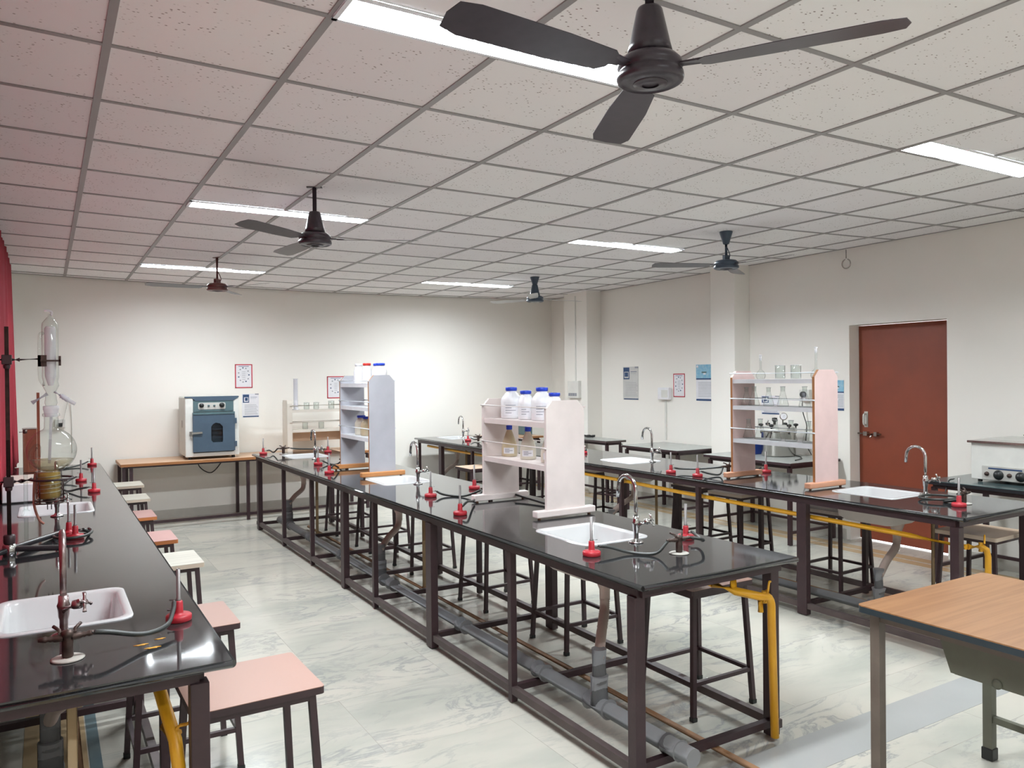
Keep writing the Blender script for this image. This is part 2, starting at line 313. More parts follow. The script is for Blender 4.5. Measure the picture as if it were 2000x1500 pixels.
# ---------------------------------------------------------------- the room
XL, XR, YN, YF = -0.46, 6.60, -3.2, 9.80
def zc(X, Y):
    Y = max(Y, 0.5); x = X-3; y = Y-5; return 2.7256+0.0041*x-0.0036*y+0.0041*x*x-0.0007*x*y+0.0004*y*y
def strip(name, mt, x0, x1, y0, y1, z=0.0008):
    return struct(MB().box(x0, x1, y0, y1, z-0.001, z).build(name, mt))
struct(MB().box(XL-0.2, XR+0.172, YN-0.2, YF+0.2, -0.12, 0).build('floor', 'marble'))
strip('trim_1', 'band', 1.0, XR, 2.03, 2.26, 0.0010)
strip('trim_2', 'tan_stone', 6.16, 6.27, YN, YF, 0.0012)
strip('trim_3', 'tan_stone', 6.30, 6.42, YN, YF, 0.0012)
strip('trim_4', 'tan_stone', -0.1, 0.135, YN, YF, 0.0012)
strip('trim_5', 'teal_stone', 0.14, 0.185, YN, YF, 0.0014)
WH = 3.0
struct(MB().box(XL-0.2, XR+0.2, YF, YF+0.2, 0, WH).build('wall_far', 'wall'))
struct(MB().box(XL-0.2, XR+0.2, YN-0.2, YN, 0, WH).build('wall_back', 'wall'))
struct(MB().box(XL-0.2, XL, YN, YF, 0, WH).build('wall_left', 'wall'))
DY0, DY1, DZ = 3.77, 4.71, 2.055
wr = MB(); wr.box(XR, XR+0.2, YN, DY0, 0, WH); wr.box(XR, XR+0.2, DY1, YF, 0, WH); wr.box(XR, XR+0.2, DY0, DY1, DZ, WH)
struct(wr.build('wall_right', 'wall'))
struct(MB().box(6.36, XR, 5.93, 6.28, 0, WH).build('wall_column', 'wall', bevel=0.006))
struct(MB().box(6.35, XR, 8.57, 9.11, 0, WH).build('wall_column', 'wall', bevel=0.006))
struct(MB().box(XL, XR, YF-0.012, YF, 0, 0.1).build('baseboard_far', 'skirt'))
b = MB(); b.box(XR-0.012, XR, 4.75, 5.93, 0, 0.1); b.box(XR-0.012, XR, 6.28, 8.57, 0, 0.1); b.box(XR-0.012, XR, YN, DY0-0.02, 0, 0.1)
struct(b.build('baseboard_right', 'skirt'))
# door
d = struct(MB().box(6.74, 6.775, DY0+0.005, DY1-0.005, 0.012, DZ-0.004).build('door_1', 'door', bevel=0.003))
h = MB(); h.tube(spline([(6.738, 4.63, 1.10), (6.70, 4.63, 1.11), (6.695, 4.63, 1.155), (6.70, 4.63, 1.20), (6.738, 4.63, 1.21)]), 0.009, 8)
h.box(6.734, 6.741, 4.612, 4.648, 1.08, 1.23); h.build('door_handle', 'plate', d)
h = MB(); h.tube([(6.71, 4.70, 1.02), (6.71, 4.46, 1.02)], 0.009, 10); h.box(6.70, 6.74, 4.60, 4.64, 1.0, 1.04); h.box(6.70, 6.74, 4.50, 4.53, 1.0, 1.04); h.tube([(6.71, 4.55, 1.02), (6.675, 4.55, 0.99)], 0.007, 8)
h.build('door_bolt', 'steel', d)
for k in range(3):
    MB().box(6.728, 6.741, DY0+0.004, DY0+0.03, 0.25+k*0.75, 0.35+k*0.75).build('hinge', 'plate', d)
# ceiling tiles
GX = [0.197+0.6*i for i in range(-1, 11)]; GX[0] = XL
GX = sorted(set([XL]+[0.197+0.6*i for i in range(0, 11)]+[XR])); GY = [YN]+[2.4229+0.6*j for j in range(-9, 13)]+[YF]
LIGHTS = [(0.797, 1.997), (3.797, 4.997)]; LROWS = [-0.5771, 2.4229, 5.4229, 8.4229]; LW = 0.18
cm = MB(); nn = 3
def patch(x0, x1, y0, y1):
    V = []; F = []
    for i in range(nn+1):
        for j in range(nn+1): X = x0+(x1-x0)*i/nn; Y = y0+(y1-y0)*j/nn; V.append((X, Y, zc(X, Y)))
    for i in range(nn):
        for j in range(nn): a = i*(nn+1)+j; F.append((a, a+1, a+nn+2, a+nn+1))
    cm.add(V, F)
for i in range(len(GX)-1):
    for j in range(len(GY)-1):
        x0, x1, y0, y1 = GX[i], GX[i+1], GY[j], GY[j+1]
        lit = any(a-0.01 < x0 and x1 < b+0.01 for a, b in LIGHTS) and any(abs(y1-ly) < 0.01 for ly in LROWS)
        patch(x0, x1, y0, y1-LW if lit else y1)
ceil = struct(cm.build('ceiling', 'tile'))
struct(MB().box(XL-0.2, XR+0.2, YN-0.2, YF+0.2, 2.98, 3.1).build('ceiling_slab', 'band'))
g = MB()
def gstrip(a, b, w_):
    n = max(2, int((Vector(b)-Vector(a)).length/0.6)); dx = b[0]-a[0]; pr = None
    horiz = abs(b[0]-a[0]) > abs(b[1]-a[1])
    for k in range(n):
        t0, t1 = k/n, (k+1)/n; V = []
        for t in (t0, t1):
            X = a[0]+(b[0]-a[0])*t; Y = a[1]+(b[1]-a[1])*t; z = zc(X, Y)
            for s_, dz in ((-1, -0.005), (1, -0.005), (1, 0.002), (-1, 0.002)):
                V.append((X+(0 if horiz else s_*w_/2), Y+(s_*w_/2 if horiz else 0), z+dz))
        g.add(V, [(0, 4, 5, 1), (1, 5, 6, 2), (2, 6, 7, 3), (3, 7, 4, 0)])
for X in GX[1:-1]:
    if any(a+0.01 < X < b-0.01 for a, b in LIGHTS):
        q = [YN]+[v for ly in LROWS for v in (ly-LW, ly)]+[YF]
        for k in range(0, len(q), 2): gstrip((X, q[k]), (X, q[k+1]), 0.028)
    else: gstrip((X, YN), (X, YF), 0.028)
for Y in GY[1:-1]: gstrip((XL, Y), (XR, Y), 0.022)
gstrip((XL+0.01, YN), (XL+0.01, YF), 0.02); gstrip((XR-0.01, YN), (XR-0.01, YF), 0.02); gstrip((XL, YF-0.01), (XR, YF-0.01), 0.02)
struct(g.build('trim_6', 'grid'))

# ---------------------------------------------------------------- ceiling lights
LL = {(0, 0): 'recessed louvred tube light behind the camera on the left side', (1, 0): 'recessed louvred tube light behind the camera on the right side',
      (0, 1): 'very bright recessed tube light filling the top of the picture beside the near fan', (1, 1): 'recessed tube light cut off by the right edge of the picture',
      (0, 2): 'recessed louvred tube light behind the dark fan over the left benches', (1, 2): 'recessed louvred tube light left of the slate blue fan near the columns',
      (0, 3): 'recessed tube light behind the maroon fan near the far wall, leftmost', (1, 3): 'recessed tube light nearest the far wall, left of the fan with white blades'}
for ix, (x0, x1) in enumerate(LIGHTS):
    for iy, yl in enumerate(LROWS):
        xm = (x0+x1)/2; ym = yl-LW/2; z = zc(xm, ym)-0.002; hx = 0.6; hy = LW/2
        t = thing('ceiling_light', (xm, ym, z), LL[(ix, iy)], 'ceiling light', 'recessed tube lights in the tiled ceiling')
        hb = MB(); T = 0.075
        hb.add([(-hx, -hy, 0), (hx, -hy, 0), (hx, hy, 0), (-hx, hy, 0), (-hx, -hy, T), (hx, -hy, T), (hx, hy, T), (-hx, hy, T)], [(4, 5, 6, 7), (0, 1, 5, 4), (1, 2, 6, 5), (2, 3, 7, 6), (3, 0, 4, 7)])
        for a in (((-hx, -hy+0.008, -0.004), (hx, -hy+0.008, -0.004)), ((-hx, hy-0.008, -0.004), (hx, hy-0.008, -0.004))): hb.bar(a[0], a[1], 0.016, 0.006)
        for a in (((-hx+0.008, -hy, -0.004), (-hx+0.008, hy, -0.004)), ((hx-0.008, -hy, -0.004), (hx-0.008, hy, -0.004))): hb.bar(a[0], a[1], 0.016, 0.006)
        hb.build('housing', 'louver', t)
        lv = MB()
        for k in range(19): xx = -hx+0.06+k*0.06; lv.add([(xx, -hy+0.01, -0.006), (xx, hy-0.01, -0.006), (xx, hy-0.01, 0.020), (xx, -hy+0.01, 0.020), (xx+0.006, -hy+0.01, 0.020), (xx+0.006, hy-0.01, 0.020)], [(0, 1, 2, 3), (3, 2, 5, 4), (0, 4, 5, 1)])
        lv.build('louver', 'louver', t)
        MB().tube([(-hx+0.04, 0, 0.035), (hx-0.04, 0, 0.035)], 0.013, 10).build('fluorescent_tube', 'glow', t)
        la = bpy.data.lights.new('tube_glow', 'AREA'); la.shape = 'RECTANGLE'; la.size = 1.12; la.size_y = 0.14; la.energy = LIGHT_W*{(0, 3): 0.72, (1, 3): 1.0, (1, 2): 1.35, (1, 1): 0.78, (1, 0): 0.7, (0, 2): 1.1, (0, 1): 1.08}.get((ix, iy), 1.0); la.color = LIGHT_COL
        lo = bpy.data.objects.new('tube_glow', la); COL.objects.link(lo); lo.parent = t; lo.location = (0, 0, 0.007)

# ---------------------------------------------------------------- ceiling fans
def fan(x, y, zm, kind, label, ang, mm, bm_, r=0.10):
    zt = zc(x, y); t = thing('ceiling_fan', (x, y, zm), label, 'ceiling fan', 'ceiling fans', rz=math.radians(ang))
    H = zt-zm
    MB().tube([(0, 0, 0.02), (0, 0, H)], 0.012, 12).build('down_rod', mm, t)
    MB().lathe([(0.001, -0.036), (r*0.6, -0.035), (r*0.84, -0.030), (r*0.88, -0.034), (r*0.97, -0.030), (r, -0.022), (r*0.98, -0.010), (r*0.90, -0.006), (r*0.92, 0.0), (r*0.97, 0.006), (r*0.95, 0.018), (r*0.80, 0.032), (r*0.6, 0.037), (0.02, 0.038), (0.001, 0.038)], seg=32).build('motor_housing', mm, t)
    MB().lathe([(r*0.25, -0.040), (r*0.5, -0.038), (r*0.52, -0.034), (r*0.25, -0.035)], seg=24).build('bottom_ring', bm_, t)
    if kind in ('bell', 'both'):
        MB().lathe([(0.014, 0.165), (0.030, 0.162), (0.034, 0.155), (0.054, 0.065), (0.060, 0.04), (0.012, 0.036)], seg=28).build('lower_canopy', mm, t)
    if kind in ('cup', 'both'):
        MB().lathe([(0.014, H-0.105), (0.024, H-0.10), (0.036, H-0.06), (0.052, H-0.008), (0.052, H-0.001), (0.01, H-0.001)], seg=28).build('top_canopy', mm, t)
    if kind in ('plain', 'cup'):
        MB().box(-0.012, 0.012, -0.03, 0.03, 0.038, 0.075).tube(spline([(0.0, 0.02, 0.05), (0.0, 0.045, 0.08), (0, 0.012, 0.14)], 5), 0.004, 6).build('rod_clamp', mm, t)
    MB().box(-0.045, 0.045, -0.012, 0.012, H-0.006, H-0.0005).build('ceiling_plate', mm, t)
    for k in range(3):
        a = 2*PI*k/3; ca, sa = math.cos(a), math.sin(a)
        pts = [(0.13, -0.028), (0.15, -0.05), (0.3, -0.062), (0.55, -0.066), (0.60, -0.05), (0.61, 0.0), (0.60, 0.045), (0.55, 0.055), (0.3, 0.05), (0.15, 0.04), (0.13, 0.026)]
        V = []; tw = 0.16
        for dz in (0.0, 0.002):
            for u, v_ in pts: V.append((u*ca-v_*sa, u*sa+v_*ca, -0.004+v_*tw+dz))
        n = len(pts); F = [tuple(range(n))[::-1], tuple(range(n, 2*n))]+[(i, (i+1) % n, n+(i+1) % n, n+i) for i in range(n)]
        bl = MB().add(V, F).build('blade', bm_, t)
        ar = MB(); ar.add([((u*ca-v_*sa), (u*sa+v_*ca), z_) for u, v_, z_ in ((r*0.85, -0.012, 0.0), (0.17, -0.03, -0.008), (0.17, 0.03, 0.002), (r*0.85, 0.012, 0.0), (r*0.85, -0.012, 0.005), (0.17, -0.03, -0.003), (0.17, 0.03, 0.007), (r*0.85, 0.012, 0.005))],
                          [(0, 1, 2, 3), (7, 6, 5, 4), (0, 4, 5, 1), (1, 5, 6, 2), (2, 6, 7, 3), (3, 7, 4, 0)]); ar.build('blade_arm', bm_, bl)
fan(1.37, 1.56, 2.385, 'bell', 'nearest dark brown ceiling fan beside the big bright tube light', -57, 'fan', 'fan', 0.088)
fan(1.385, 4.56, 2.42, 'bell', 'dark ceiling fan with conical cover over the left aisle, middle of its row', -25, 'fan', 'fan', 0.098)
fan(1.37, 7.53, 2.45, 'plain', 'maroon ceiling fan on a bare rod near the far wall', -58, 'fan_red', 'fan', 0.095)
fan(4.72, 4.48, 2.48, 'cup', 'slate ceiling fan with cup cover beside the wide column on the right', -86, 'fan_blue', 'fan', 0.10)
fan(4.80, 7.46, 2.485, 'both', 'slate ceiling fan with pale blades near the far corner', 115, 'fan_blue', 'fan_pale', 0.10)

# ---------------------------------------------------------------- sinks, benches
def sink(cx, cy, label, w_=0.40, l_=0.46, dep=0.17):
    t = thing('lab_sink', (cx, cy, 0.80), label, 'sink', 'white ceramic sinks in the black benches')
    hx, hy = w_/2, l_/2
    def ring(o, z, r): return [(x, y, z) for x, y in rrect(-hx+o, hx-o, -hy+o, hy-o, r)]
    mb = MB(); loft(mb, [ring(0, -0.028, 0.05), ring(0, 0.0035, 0.05), ring(0.004, 0.005, 0.05), ring(0.022, 0.004, 0.05), ring(0.030, -0.006, 0.05), ring(0.045, -dep+0.03, 0.05), ring(0.062, -dep+0.008, 0.045), ring(0.10, -dep, 0.03)])
    mb.prism([(x, y) for x, y, z in ring(0.10, 0, 0.03)], -dep-0.001, -dep, ax=2)
    mb.build('basin', 'ceramic', t)
    mb = MB(); loft(mb, [ring(0.0, -0.024, 0.05), ring(0.016, -0.04, 0.05), ring(0.03, -dep+0.01, 0.05), ring(0.06, -dep-0.014, 0.045)])
    mb.prism([(x, y) for x, y, z in ring(0.06, 0, 0.045)], -dep-0.016, -dep-0.014, ax=2); mb.build('basin_shell', 'sink_out', t)
    MB().lathe([(0.001, 0.003), (0.018, 0.003), (0.024, 0.001), (0.024, -0.001)], (0, 0, -dep), 16).build('drain', 'chrome', t)
    return t
HT = 0.80; TK = 0.022
def bench(label, x0, x1, y0, y1, legsL, legsR, sinks, insetL=0.035, insetR=0.045, back=False):
    t = thing('lab_bench', ((x0+x1)/2, (y0+y1)/2, 0), label, 'laboratory bench', 'black granite topped lab benches'); ox, oy = (x0+x1)/2, (y0+y1)/2
    holes = [rrect(cx-0.2-ox, cx+0.2-ox, cy-0.23-oy, cy+0.23-oy, 0.052) for cx, cy in sinks]
    MB().prism(rrect(x0-ox, x1-ox, y0-oy, y1-oy, 0.006, 2), HT-TK, HT, ax=2, holes=holes).build('granite_top', 'granite', t)
    # bullnose edge
    e = MB(); P = [(x0-ox, y0-oy), (x1-ox, y0-oy), (x1-ox, y1-oy), (x0-ox, y1-oy)]
    for k in range(4):
        a, c = P[k], P[(k+1) % 4]; e.tube([(a[0], a[1], HT-TK/2-0.0005), (c[0], c[1], HT-TK/2-0.0005)], TK/2, 14)
    e.build('top_edge', 'granite', t)
    xa, xb = x0+insetL-ox, x1-insetR-ox; ya, yb = y0+0.06-oy, y1-0.05-oy; fr = MB(); zt = HT-TK-0.021
    for xx in (xa, xb): fr.bar((xx, ya, zt), (xx, yb, zt), 0.03, 0.04)
    for yy in (ya, yb): fr.bar((xa, yy, zt), (xb, yy, zt), 0.03, 0.04)
    fr.build('top_frame', 'steel_paint', t)
    lr = MB()
    for xx in (xa, xb): lr.bar((xx, ya, 0.065), (xx, yb, 0.065), 0.032, 0.036)
    lr.build('floor_rail', 'steel_dusty', t)
    for L_, xx in ((legsL, xa), (legsR, xb)):
        for y, wd in L_:
            l = MB(); l.bar((xx, y-oy, 0.006), (xx, y-oy, zt-0.018), wd[0], wd[1]); l.build('leg', 'steel_paint', t, bevel=0.002, seg=1)
    for y, wd in legsL:
        if min(abs(y-q) for q, _ in legsR) < 0.9:
            MB().bar((xa, y-oy+0.01, 0.066), (xb, y-oy+0.01, 0.066), 0.03, 0.03).build('cross_bar', 'steel_paint', t)
    return t
S1 = (0.034, 0.034); D2 = (0.045, 0.075); C4 = (0.05, 0.05)
midL = [(2.32, C4), (3.25, S1), (4.17, D2), (5.09, S1), (5.72, D2), (6.57, S1), (7.48, S1), (8.46, D2)]
midR = [(2.34, C4), (3.22, S1), (4.07, D2), (5.02, S1), (5.72, D2), (6.60, S1), (7.48, S1), (8.46, D2)]
sk_m = [(2.33, 3.13), (2.34, 5.62), (2.31, 8.02)]
sk_l = [(0.045, 3.08), (0.05, 5.58)]
sk_r = [(4.72, 3.16), (4.70, 5.68), (4.70, 9.30)]
bench('middle black bench with two white shelving racks and yellow gas pipe', 1.905, 2.765, 2.235, 8.60, midL, midR, sk_m)
legL = [(2.33, C4), (3.10, S1), (4.08, D2), (5.02, S1), (5.95, S1), (7.0, S1), (7.85, S1), (8.42, C4)]
bench('left black bench along the red curtain with the glass distillation stand', -0.44, 0.44, 2.27, 8.55, [(y, w_) for y, w_ in legL], legL, sk_l, 0.05, 0.08)
rgL = [(2.40, C4), (3.41, D2), (4.37, S1), (5.30, S1), (6.25, S1), (7.2, D2), (8.05, S1), (8.88, D2), (9.55, S1)]
rgR = [(2.42, C4), (3.49, S1), (4.44, S1), (5.43, D2), (6.2, S1), (7.1, S1), (7.95, D2), (8.9, S1), (9.55, S1)]
bench('right black bench in front of the brown door with the glassware rack', 4.25, 5.10, 2.34, 9.62, rgL, rgR, sk_r)
for (cx, cy), lb in zip(sk_m, ('white sink in the middle bench, nearest the camera', 'white sink in the middle bench beside the tall white rack with brown edges', 'white sink at the far end of the middle bench before the oven table')):
    sink(cx, cy, lb)
for (cx, cy), lb in zip(sk_l, ('white sink at the near end of the left bench, under the worn tap', 'white sink in the left bench behind the retort stand')): sink(cx, cy, lb)
for (cx, cy), lb in zip(sk_r, ('white sink in the right bench in front of the brown door', 'white sink in the right bench left of the glassware rack', 'white sink at the far left end of the right bench')): sink(cx, cy, lb)

# ---------------------------------------------------------------- taps (spout towards +Y over the sink)
def faucet(x, y, label, mt='chrome', Hh=0.31, reach=0.13, rz=0):
    t = thing('faucet', (x, y, HT), label, 'tap', 'gooseneck taps on the benches', rz)
    MB().lathe([(0.0, 0.0005), (0.034, 0.0005), (0.036, 0.004), (0.030, 0.008), (0.016, 0.012), (0.012, 0.02), (0.0, 0.02)], seg=24).build('base_flange', mt, t)
    MB().lathe([(0.012, 0.015), (0.012, 0.05), (0.015, 0.06), (0.017, 0.085), (0.019, 0.095), (0.015, 0.105), (0.014, 0.125), (0.0, 0.125)], seg=18).build('column', mt, t)
    r_ = reach/2; pts = [(0, 0, 0.115), (0, 0, 0.15), (0, 0, Hh-r_)]
    for k in range(1, 9): a = PI*k/8; pts.append((0, r_-r_*math.cos(a), Hh-r_+r_*math.sin(a)))
    pts.append((0, reach+0.004, Hh-r_-0.045))
    MB().tube(pts, 0.0095, 12).build('spout', mt, t)
    v = MB().tube([(0.0, -0.012, 0.085), (0.035, -0.035, 0.098)], [0.013, 0.011], 12).lathe([(0.0, -0.012), (0.015, -0.010), (0.017, 0), (0.015, 0.012), (0, 0.014)], (0.036, -0.036, 0.1), 14).build('valve', mt, t)
    h = MB(); c = Vector((0.055, -0.05, 0.108)); ax = Vector((0.035, -0.024, 0.012)).normalized(); x_, y_ = frame(ax)
    for a in (0.4, 0.4+PI/2): dd = x_*math.cos(a)+y_*math.sin(a); h.tube([c-dd*0.03, c-dd*0.018, c, c+dd*0.018, c+dd*0.03], [0.006, 0.004, 0.006, 0.004, 0.006], 8)
    h.tube([c-ax*0.02, c+ax*0.008], 0.007, 10); h.build('cross_handle', mt, v)
faucet(0.04, 2.77, 'worn brown-stained gooseneck tap at the near end of the left bench', 'old_chrome')
faucet(0.05, 5.29, 'chrome tap at the sink behind the retort stand')
faucet(2.385, 2.845, 'chrome gooseneck tap nearest the camera on the middle bench')
faucet(2.375, 5.33, 'chrome gooseneck tap beside the middle sink of the middle bench')
faucet(2.29, 7.62, 'chrome tap at the far end of the middle bench', Hh=0.29)
faucet(4.875, 2.93, 'chrome gooseneck tap in front of the brown door')
faucet(4.775, 5.46, 'chrome gooseneck tap on the right bench in front of the wall tables')
faucet(4.72, 9.12, 'small chrome tap at the far end of the right bench', Hh=0.29)

# ---------------------------------------------------------------- gas cocks
def gas_cock(x, y, label, rz=0, plate=True):
    t = thing('gas_cock', (x, y, HT), label, 'gas tap', 'gas cocks on the benches', rz)
    MB().lathe([(0, 0.0005), (0.042, 0.0005), (0.044, 0.003), (0.038, 0.006), (0.0, 0.006)], seg=24).build('mounting_disc', 'putty', t)
    MB().lathe([(0.012, 0.004), (0.015, 0.01), (0.015, 0.05), (0.012, 0.06), (0.016, 0.066), (0.016, 0.08), (0.0, 0.084)], seg=14).build('body', 'brass', t)
    for s in (-1, 1):
        MB().lathe([(0.010, 0.0), (0.010, 0.02), (0.007, 0.025), (0.009, 0.03), (0.006, 0.035), (0.009, 0.042), (0.005, 0.06), (0.004, 0.06)], (0.012*s, 0, 0.062), 10, axis=(s, 0, 0.05)).build('nozzle', 'brass', t)
        MB().tube([(0.018*s, 0, 0.07), (0.020*s, 0.004, 0.084), (0.034*s, 0.022, 0.092)], [0.004, 0.005, 0.005], 8).build('lever', 'brass', t)
    return t
gas_cock(0.045, 2.53, 'dark brass gas cock on a round disc at the front of the left bench')
gas_cock(0.06, 6.6, 'gas cock on the left bench behind the second sink')
gas_cock(2.39, 2.56, 'brown twin gas cock at the near end of the middle bench')
gas_cock(2.50, 4.45, 'gas cock behind the pinkish rack on the middle bench')
gas_cock(2.17, 8.36, 'gas cock at the far end of the middle bench near the oven table', rz=0.2)
gas_cock(2.35, 6.85, 'gas cock beside the far foot of the blue-white rack')
gas_cock(4.72, 2.60, 'gas cock at the near end of the right bench beside the coiled hose')
gas_cock(4.66, 4.42, 'gas cock at the left foot of the glassware rack')
gas_cock(4.60, 8.48, 'gas cock at the far end of the right bench')

# ---------------------------------------------------------------- bunsen burners
def burner(x, y, label, rz=0, proto=[None]):
    if proto[0] is None:
        t = thing('bunsen_burner', (x, y, HT), label, 'bunsen burner', 'red based bunsen burners', rz)
        MB().lathe([(0.0, 0.0005), (0.038, 0.0005), (0.040, 0.004), (0.040, 0.018), (0.036, 0.022), (0.016, 0.023), (0.014, 0.03), (0.013, 0.062), (0.010, 0.066), (0.0, 0.066)], seg=24).build('base', 'red', t)
        tb = MB().lathe([(0.0, 0.06), (0.0085, 0.06), (0.0085, 0.072), (0.0065, 0.074), (0.0065, 0.170), (0.0055, 0.170), (0.0055, 0.165), (0, 0.165)], seg=12).build('burner_tube', 'burner_metal', t)
        MB().tube([(0.0, 0, 0.068), (0.028, -0.004, 0.068)], 0.0018, 6).build('air_lever', 'burner_metal', tb)
        MB().tube([(0.010, 0, 0.035), (0.034, 0, 0.038)], [0.005, 0.0045], 8).build('gas_inlet', 'burner_metal', t)
        proto[0] = t
    else:
        t = copy_tree(proto[0]); t.location = (x, y, HT); t.rotation_euler = (0, 0, rz); t['label'] = label
    return t
BN = [(0.365, 2.74, 'red bunsen burner at the near corner of the left bench', 2.9), (0.095, 4.60, 'red bunsen burner inside a coiled hose on the left bench', 0.5),
      (0.12, 4.47, 'red bunsen burner at the front of the coiled hose on the left bench', 0.5),
      (0.29, 6.30, 'red bunsen burner on the left bench, middle of the three behind the flask', 3), (0.235, 7.05, 'red bunsen burner on the left bench, left of the three behind the flask', 3), (0.37, 8.35, 'red bunsen burner at the far end of the left bench', 3),
      (2.045, 2.74, 'red bunsen burner left of the near sink on the middle bench', 0), (2.63, 2.77, 'red bunsen burner behind the gas cock at the near end of the middle bench', -1.2),
      (2.035, 3.98, 'red bunsen burner at the edge of the middle bench left of the pinkish rack', 0.8), (2.185, 4.70, 'red bunsen burner between the second sink and the pinkish rack', 0.1), (2.60, 4.86, 'red bunsen burner behind the far foot of the pinkish rack', -0.5),
      (2.035, 6.38, 'red bunsen burner at the bench edge left of the blue-white rack', 0.6), (2.16, 7.10, 'red bunsen burner beside the far sink of the middle bench', 0), (2.62, 8.25, 'red bunsen burner at the far right corner of the middle bench', 3), (1.985, 8.47, 'red bunsen burner at the far left corner of the middle bench', 0),
      (4.595, 2.56, 'red bunsen burner beside the coiled hose on the right bench', 0.2), (4.345, 4.74, 'red bunsen burner on the right bench, left of two side by side', 0), (4.355, 4.45, 'red bunsen burner on the right bench, right of two side by side', 0),
      (4.98, 4.32, 'red bunsen burner under the glassware rack', 2.5), (4.76, 6.50, 'red bunsen burner on the right bench beside the edge of the pinkish rack', 0), (4.56, 8.68, 'red bunsen burner at the far end of the right bench', 0)]
BP = {}
for x, y, lb, rz in BN: BP[(x, y)] = burner(x, y, lb, rz)
def hose(pts, label, r=0.0072):
    o = MB().tube(spline(pts, 7), r, 8).build('rubber_hose', 'hose'); tag(o, label, 'hose', 'black rubber gas hoses')
zb = HT+0.008
def H(*p): return [(a, b, HT+c) for a, b, c in p]
hose(H((0.105, 2.53, 0.066), (0.15, 2.53, 0.058), (0.24, 2.55, 0.03), (0.31, 2.60, 0.03), (0.34, 2.68, 0.05), (0.350, 2.728, 0.066)), 'grey rubber hose from the front gas cock to the corner burner on the left bench', 0.0075)
cl = [(0.11+0.085*math.cos(a), 4.52+0.14*math.sin(a), HT+0.009+0.0012*k) for k, a in enumerate([0.5+2*PI*i/14 for i in range(15)])]
hose([(0.155, 4.49, HT+0.04)]+cl, 'black hose coiled around the red burner on the left bench')
hose(H((0.255, 6.30, 0.038), (0.2, 6.32, 0.03), (0.12, 6.42, 0.008), (0.06, 6.56, 0.05)), 'black hose from the middle far burner of the left bench to its gas cock')
hose(H((0.20, 7.05, 0.038), (0.15, 7.0, 0.02), (0.1, 6.85, 0.008), (0.0, 6.62, 0.06)), 'black hose of the left far burner on the left bench')
hose(H((0.335, 8.35, 0.038), (0.28, 8.3, 0.02), (0.18, 8.2, 0.008), (0.0, 8.0, 0.008)), 'black hose running left from the farthest burner on the left bench')
hose(H((2.08, 2.74, 0.038), (2.13, 2.72, 0.03), (2.2, 2.66, 0.009), (2.27, 2.58, 0.012), (2.325, 2.56, 0.062)), 'black hose curving from the near gas cock to the left burner on the middle bench')
hose(H((2.45, 2.56, 0.065), (2.52, 2.55, 0.05), (2.57, 2.60, 0.03), (2.62, 2.68, 0.03), (2.635, 2.735, 0.042)), 'grey hose curled up to the burner behind the near gas cock')
hose(H((2.06, 4.0, 0.045), (2.12, 4.05, 0.06), (2.24, 4.22, 0.03), (2.36, 4.38, 0.02), (2.445, 4.45, 0.055)), 'black hose from the edge burner to the gas cock behind the pinkish rack')
hose(H((2.22, 4.70, 0.038), (2.27, 4.66, 0.012), (2.36, 4.56, 0.009), (2.44, 4.47, 0.05)), 'black hose from the middle burner to the gas cock behind the pinkish rack')
hose(H((2.555, 4.45, 0.06), (2.6, 4.30, 0.03), (2.62, 4.0, 0.012), (2.60, 3.75, 0.009)), 'black hose crossing behind the pinkish rack')
hose(H((2.065, 6.41, 0.045), (2.10, 6.45, 0.06), (2.2, 6.6, 0.02), (2.30, 6.82, 0.06)), 'black hose from the edge burner towards the blue-white rack')
hose(H((2.195, 7.10, 0.038), (2.24, 7.05, 0.012), (2.28, 6.95, 0.009), (2.31, 6.86, 0.05)), 'black hose of the burner by the far sink')
hose(H((2.02, 8.47, 0.038), (2.05, 8.46, 0.04), (2.08, 8.42, 0.02), (2.105, 8.355, 0.06)), 'black hose at the far left corner of the middle bench')
hose(H((2.235, 8.37, 0.062), (2.32, 8.33, 0.05), (2.45, 8.28, 0.045), (2.585, 8.25, 0.04)), 'black hose running to the far right corner burner of the middle bench')
pts = [(4.63, 2.565, HT+0.038)]+[(4.74+0.13*math.cos(a), 2.76+0.105*math.sin(a), HT+0.009+0.0008*k) for k, a in enumerate([-2.3+2*PI*i/14 for i in range(17)])]
hose(pts, 'black hose lying in a wide coil beside the near tap of the right bench')
hose(H((4.38, 4.74, 0.04), (4.44, 4.72, 0.03), (4.52, 4.6, 0.035), (4.60, 4.43, 0.06)), 'black hose from the left of the two burners to the rack gas cock')
hose(H((4.39, 4.45, 0.04), (4.45, 4.42, 0.02), (4.52, 4.38, 0.012), (4.60, 4.42, 0.058)), 'black hose from the right of the two burners to the rack gas cock')
hose(H((4.72, 4.42, 0.06), (4.80, 4.42, 0.03), (4.88, 4.38, 0.02), (4.952, 4.34, 0.04)), 'black hose behind the left foot of the glassware rack')
hose(H((4.59, 8.66, 0.04), (4.62, 8.62, 0.02), (4.64, 8.56, 0.03), (4.655, 8.485, 0.062)), 'black hose at the far end of the right bench')
hose(H((4.795, 6.5, 0.04), (4.82, 6.55, 0.02), (4.84, 6.68, 0.009), (4.84, 6.9, 0.009)), 'black hose of the burner beside the pinkish rack edge')

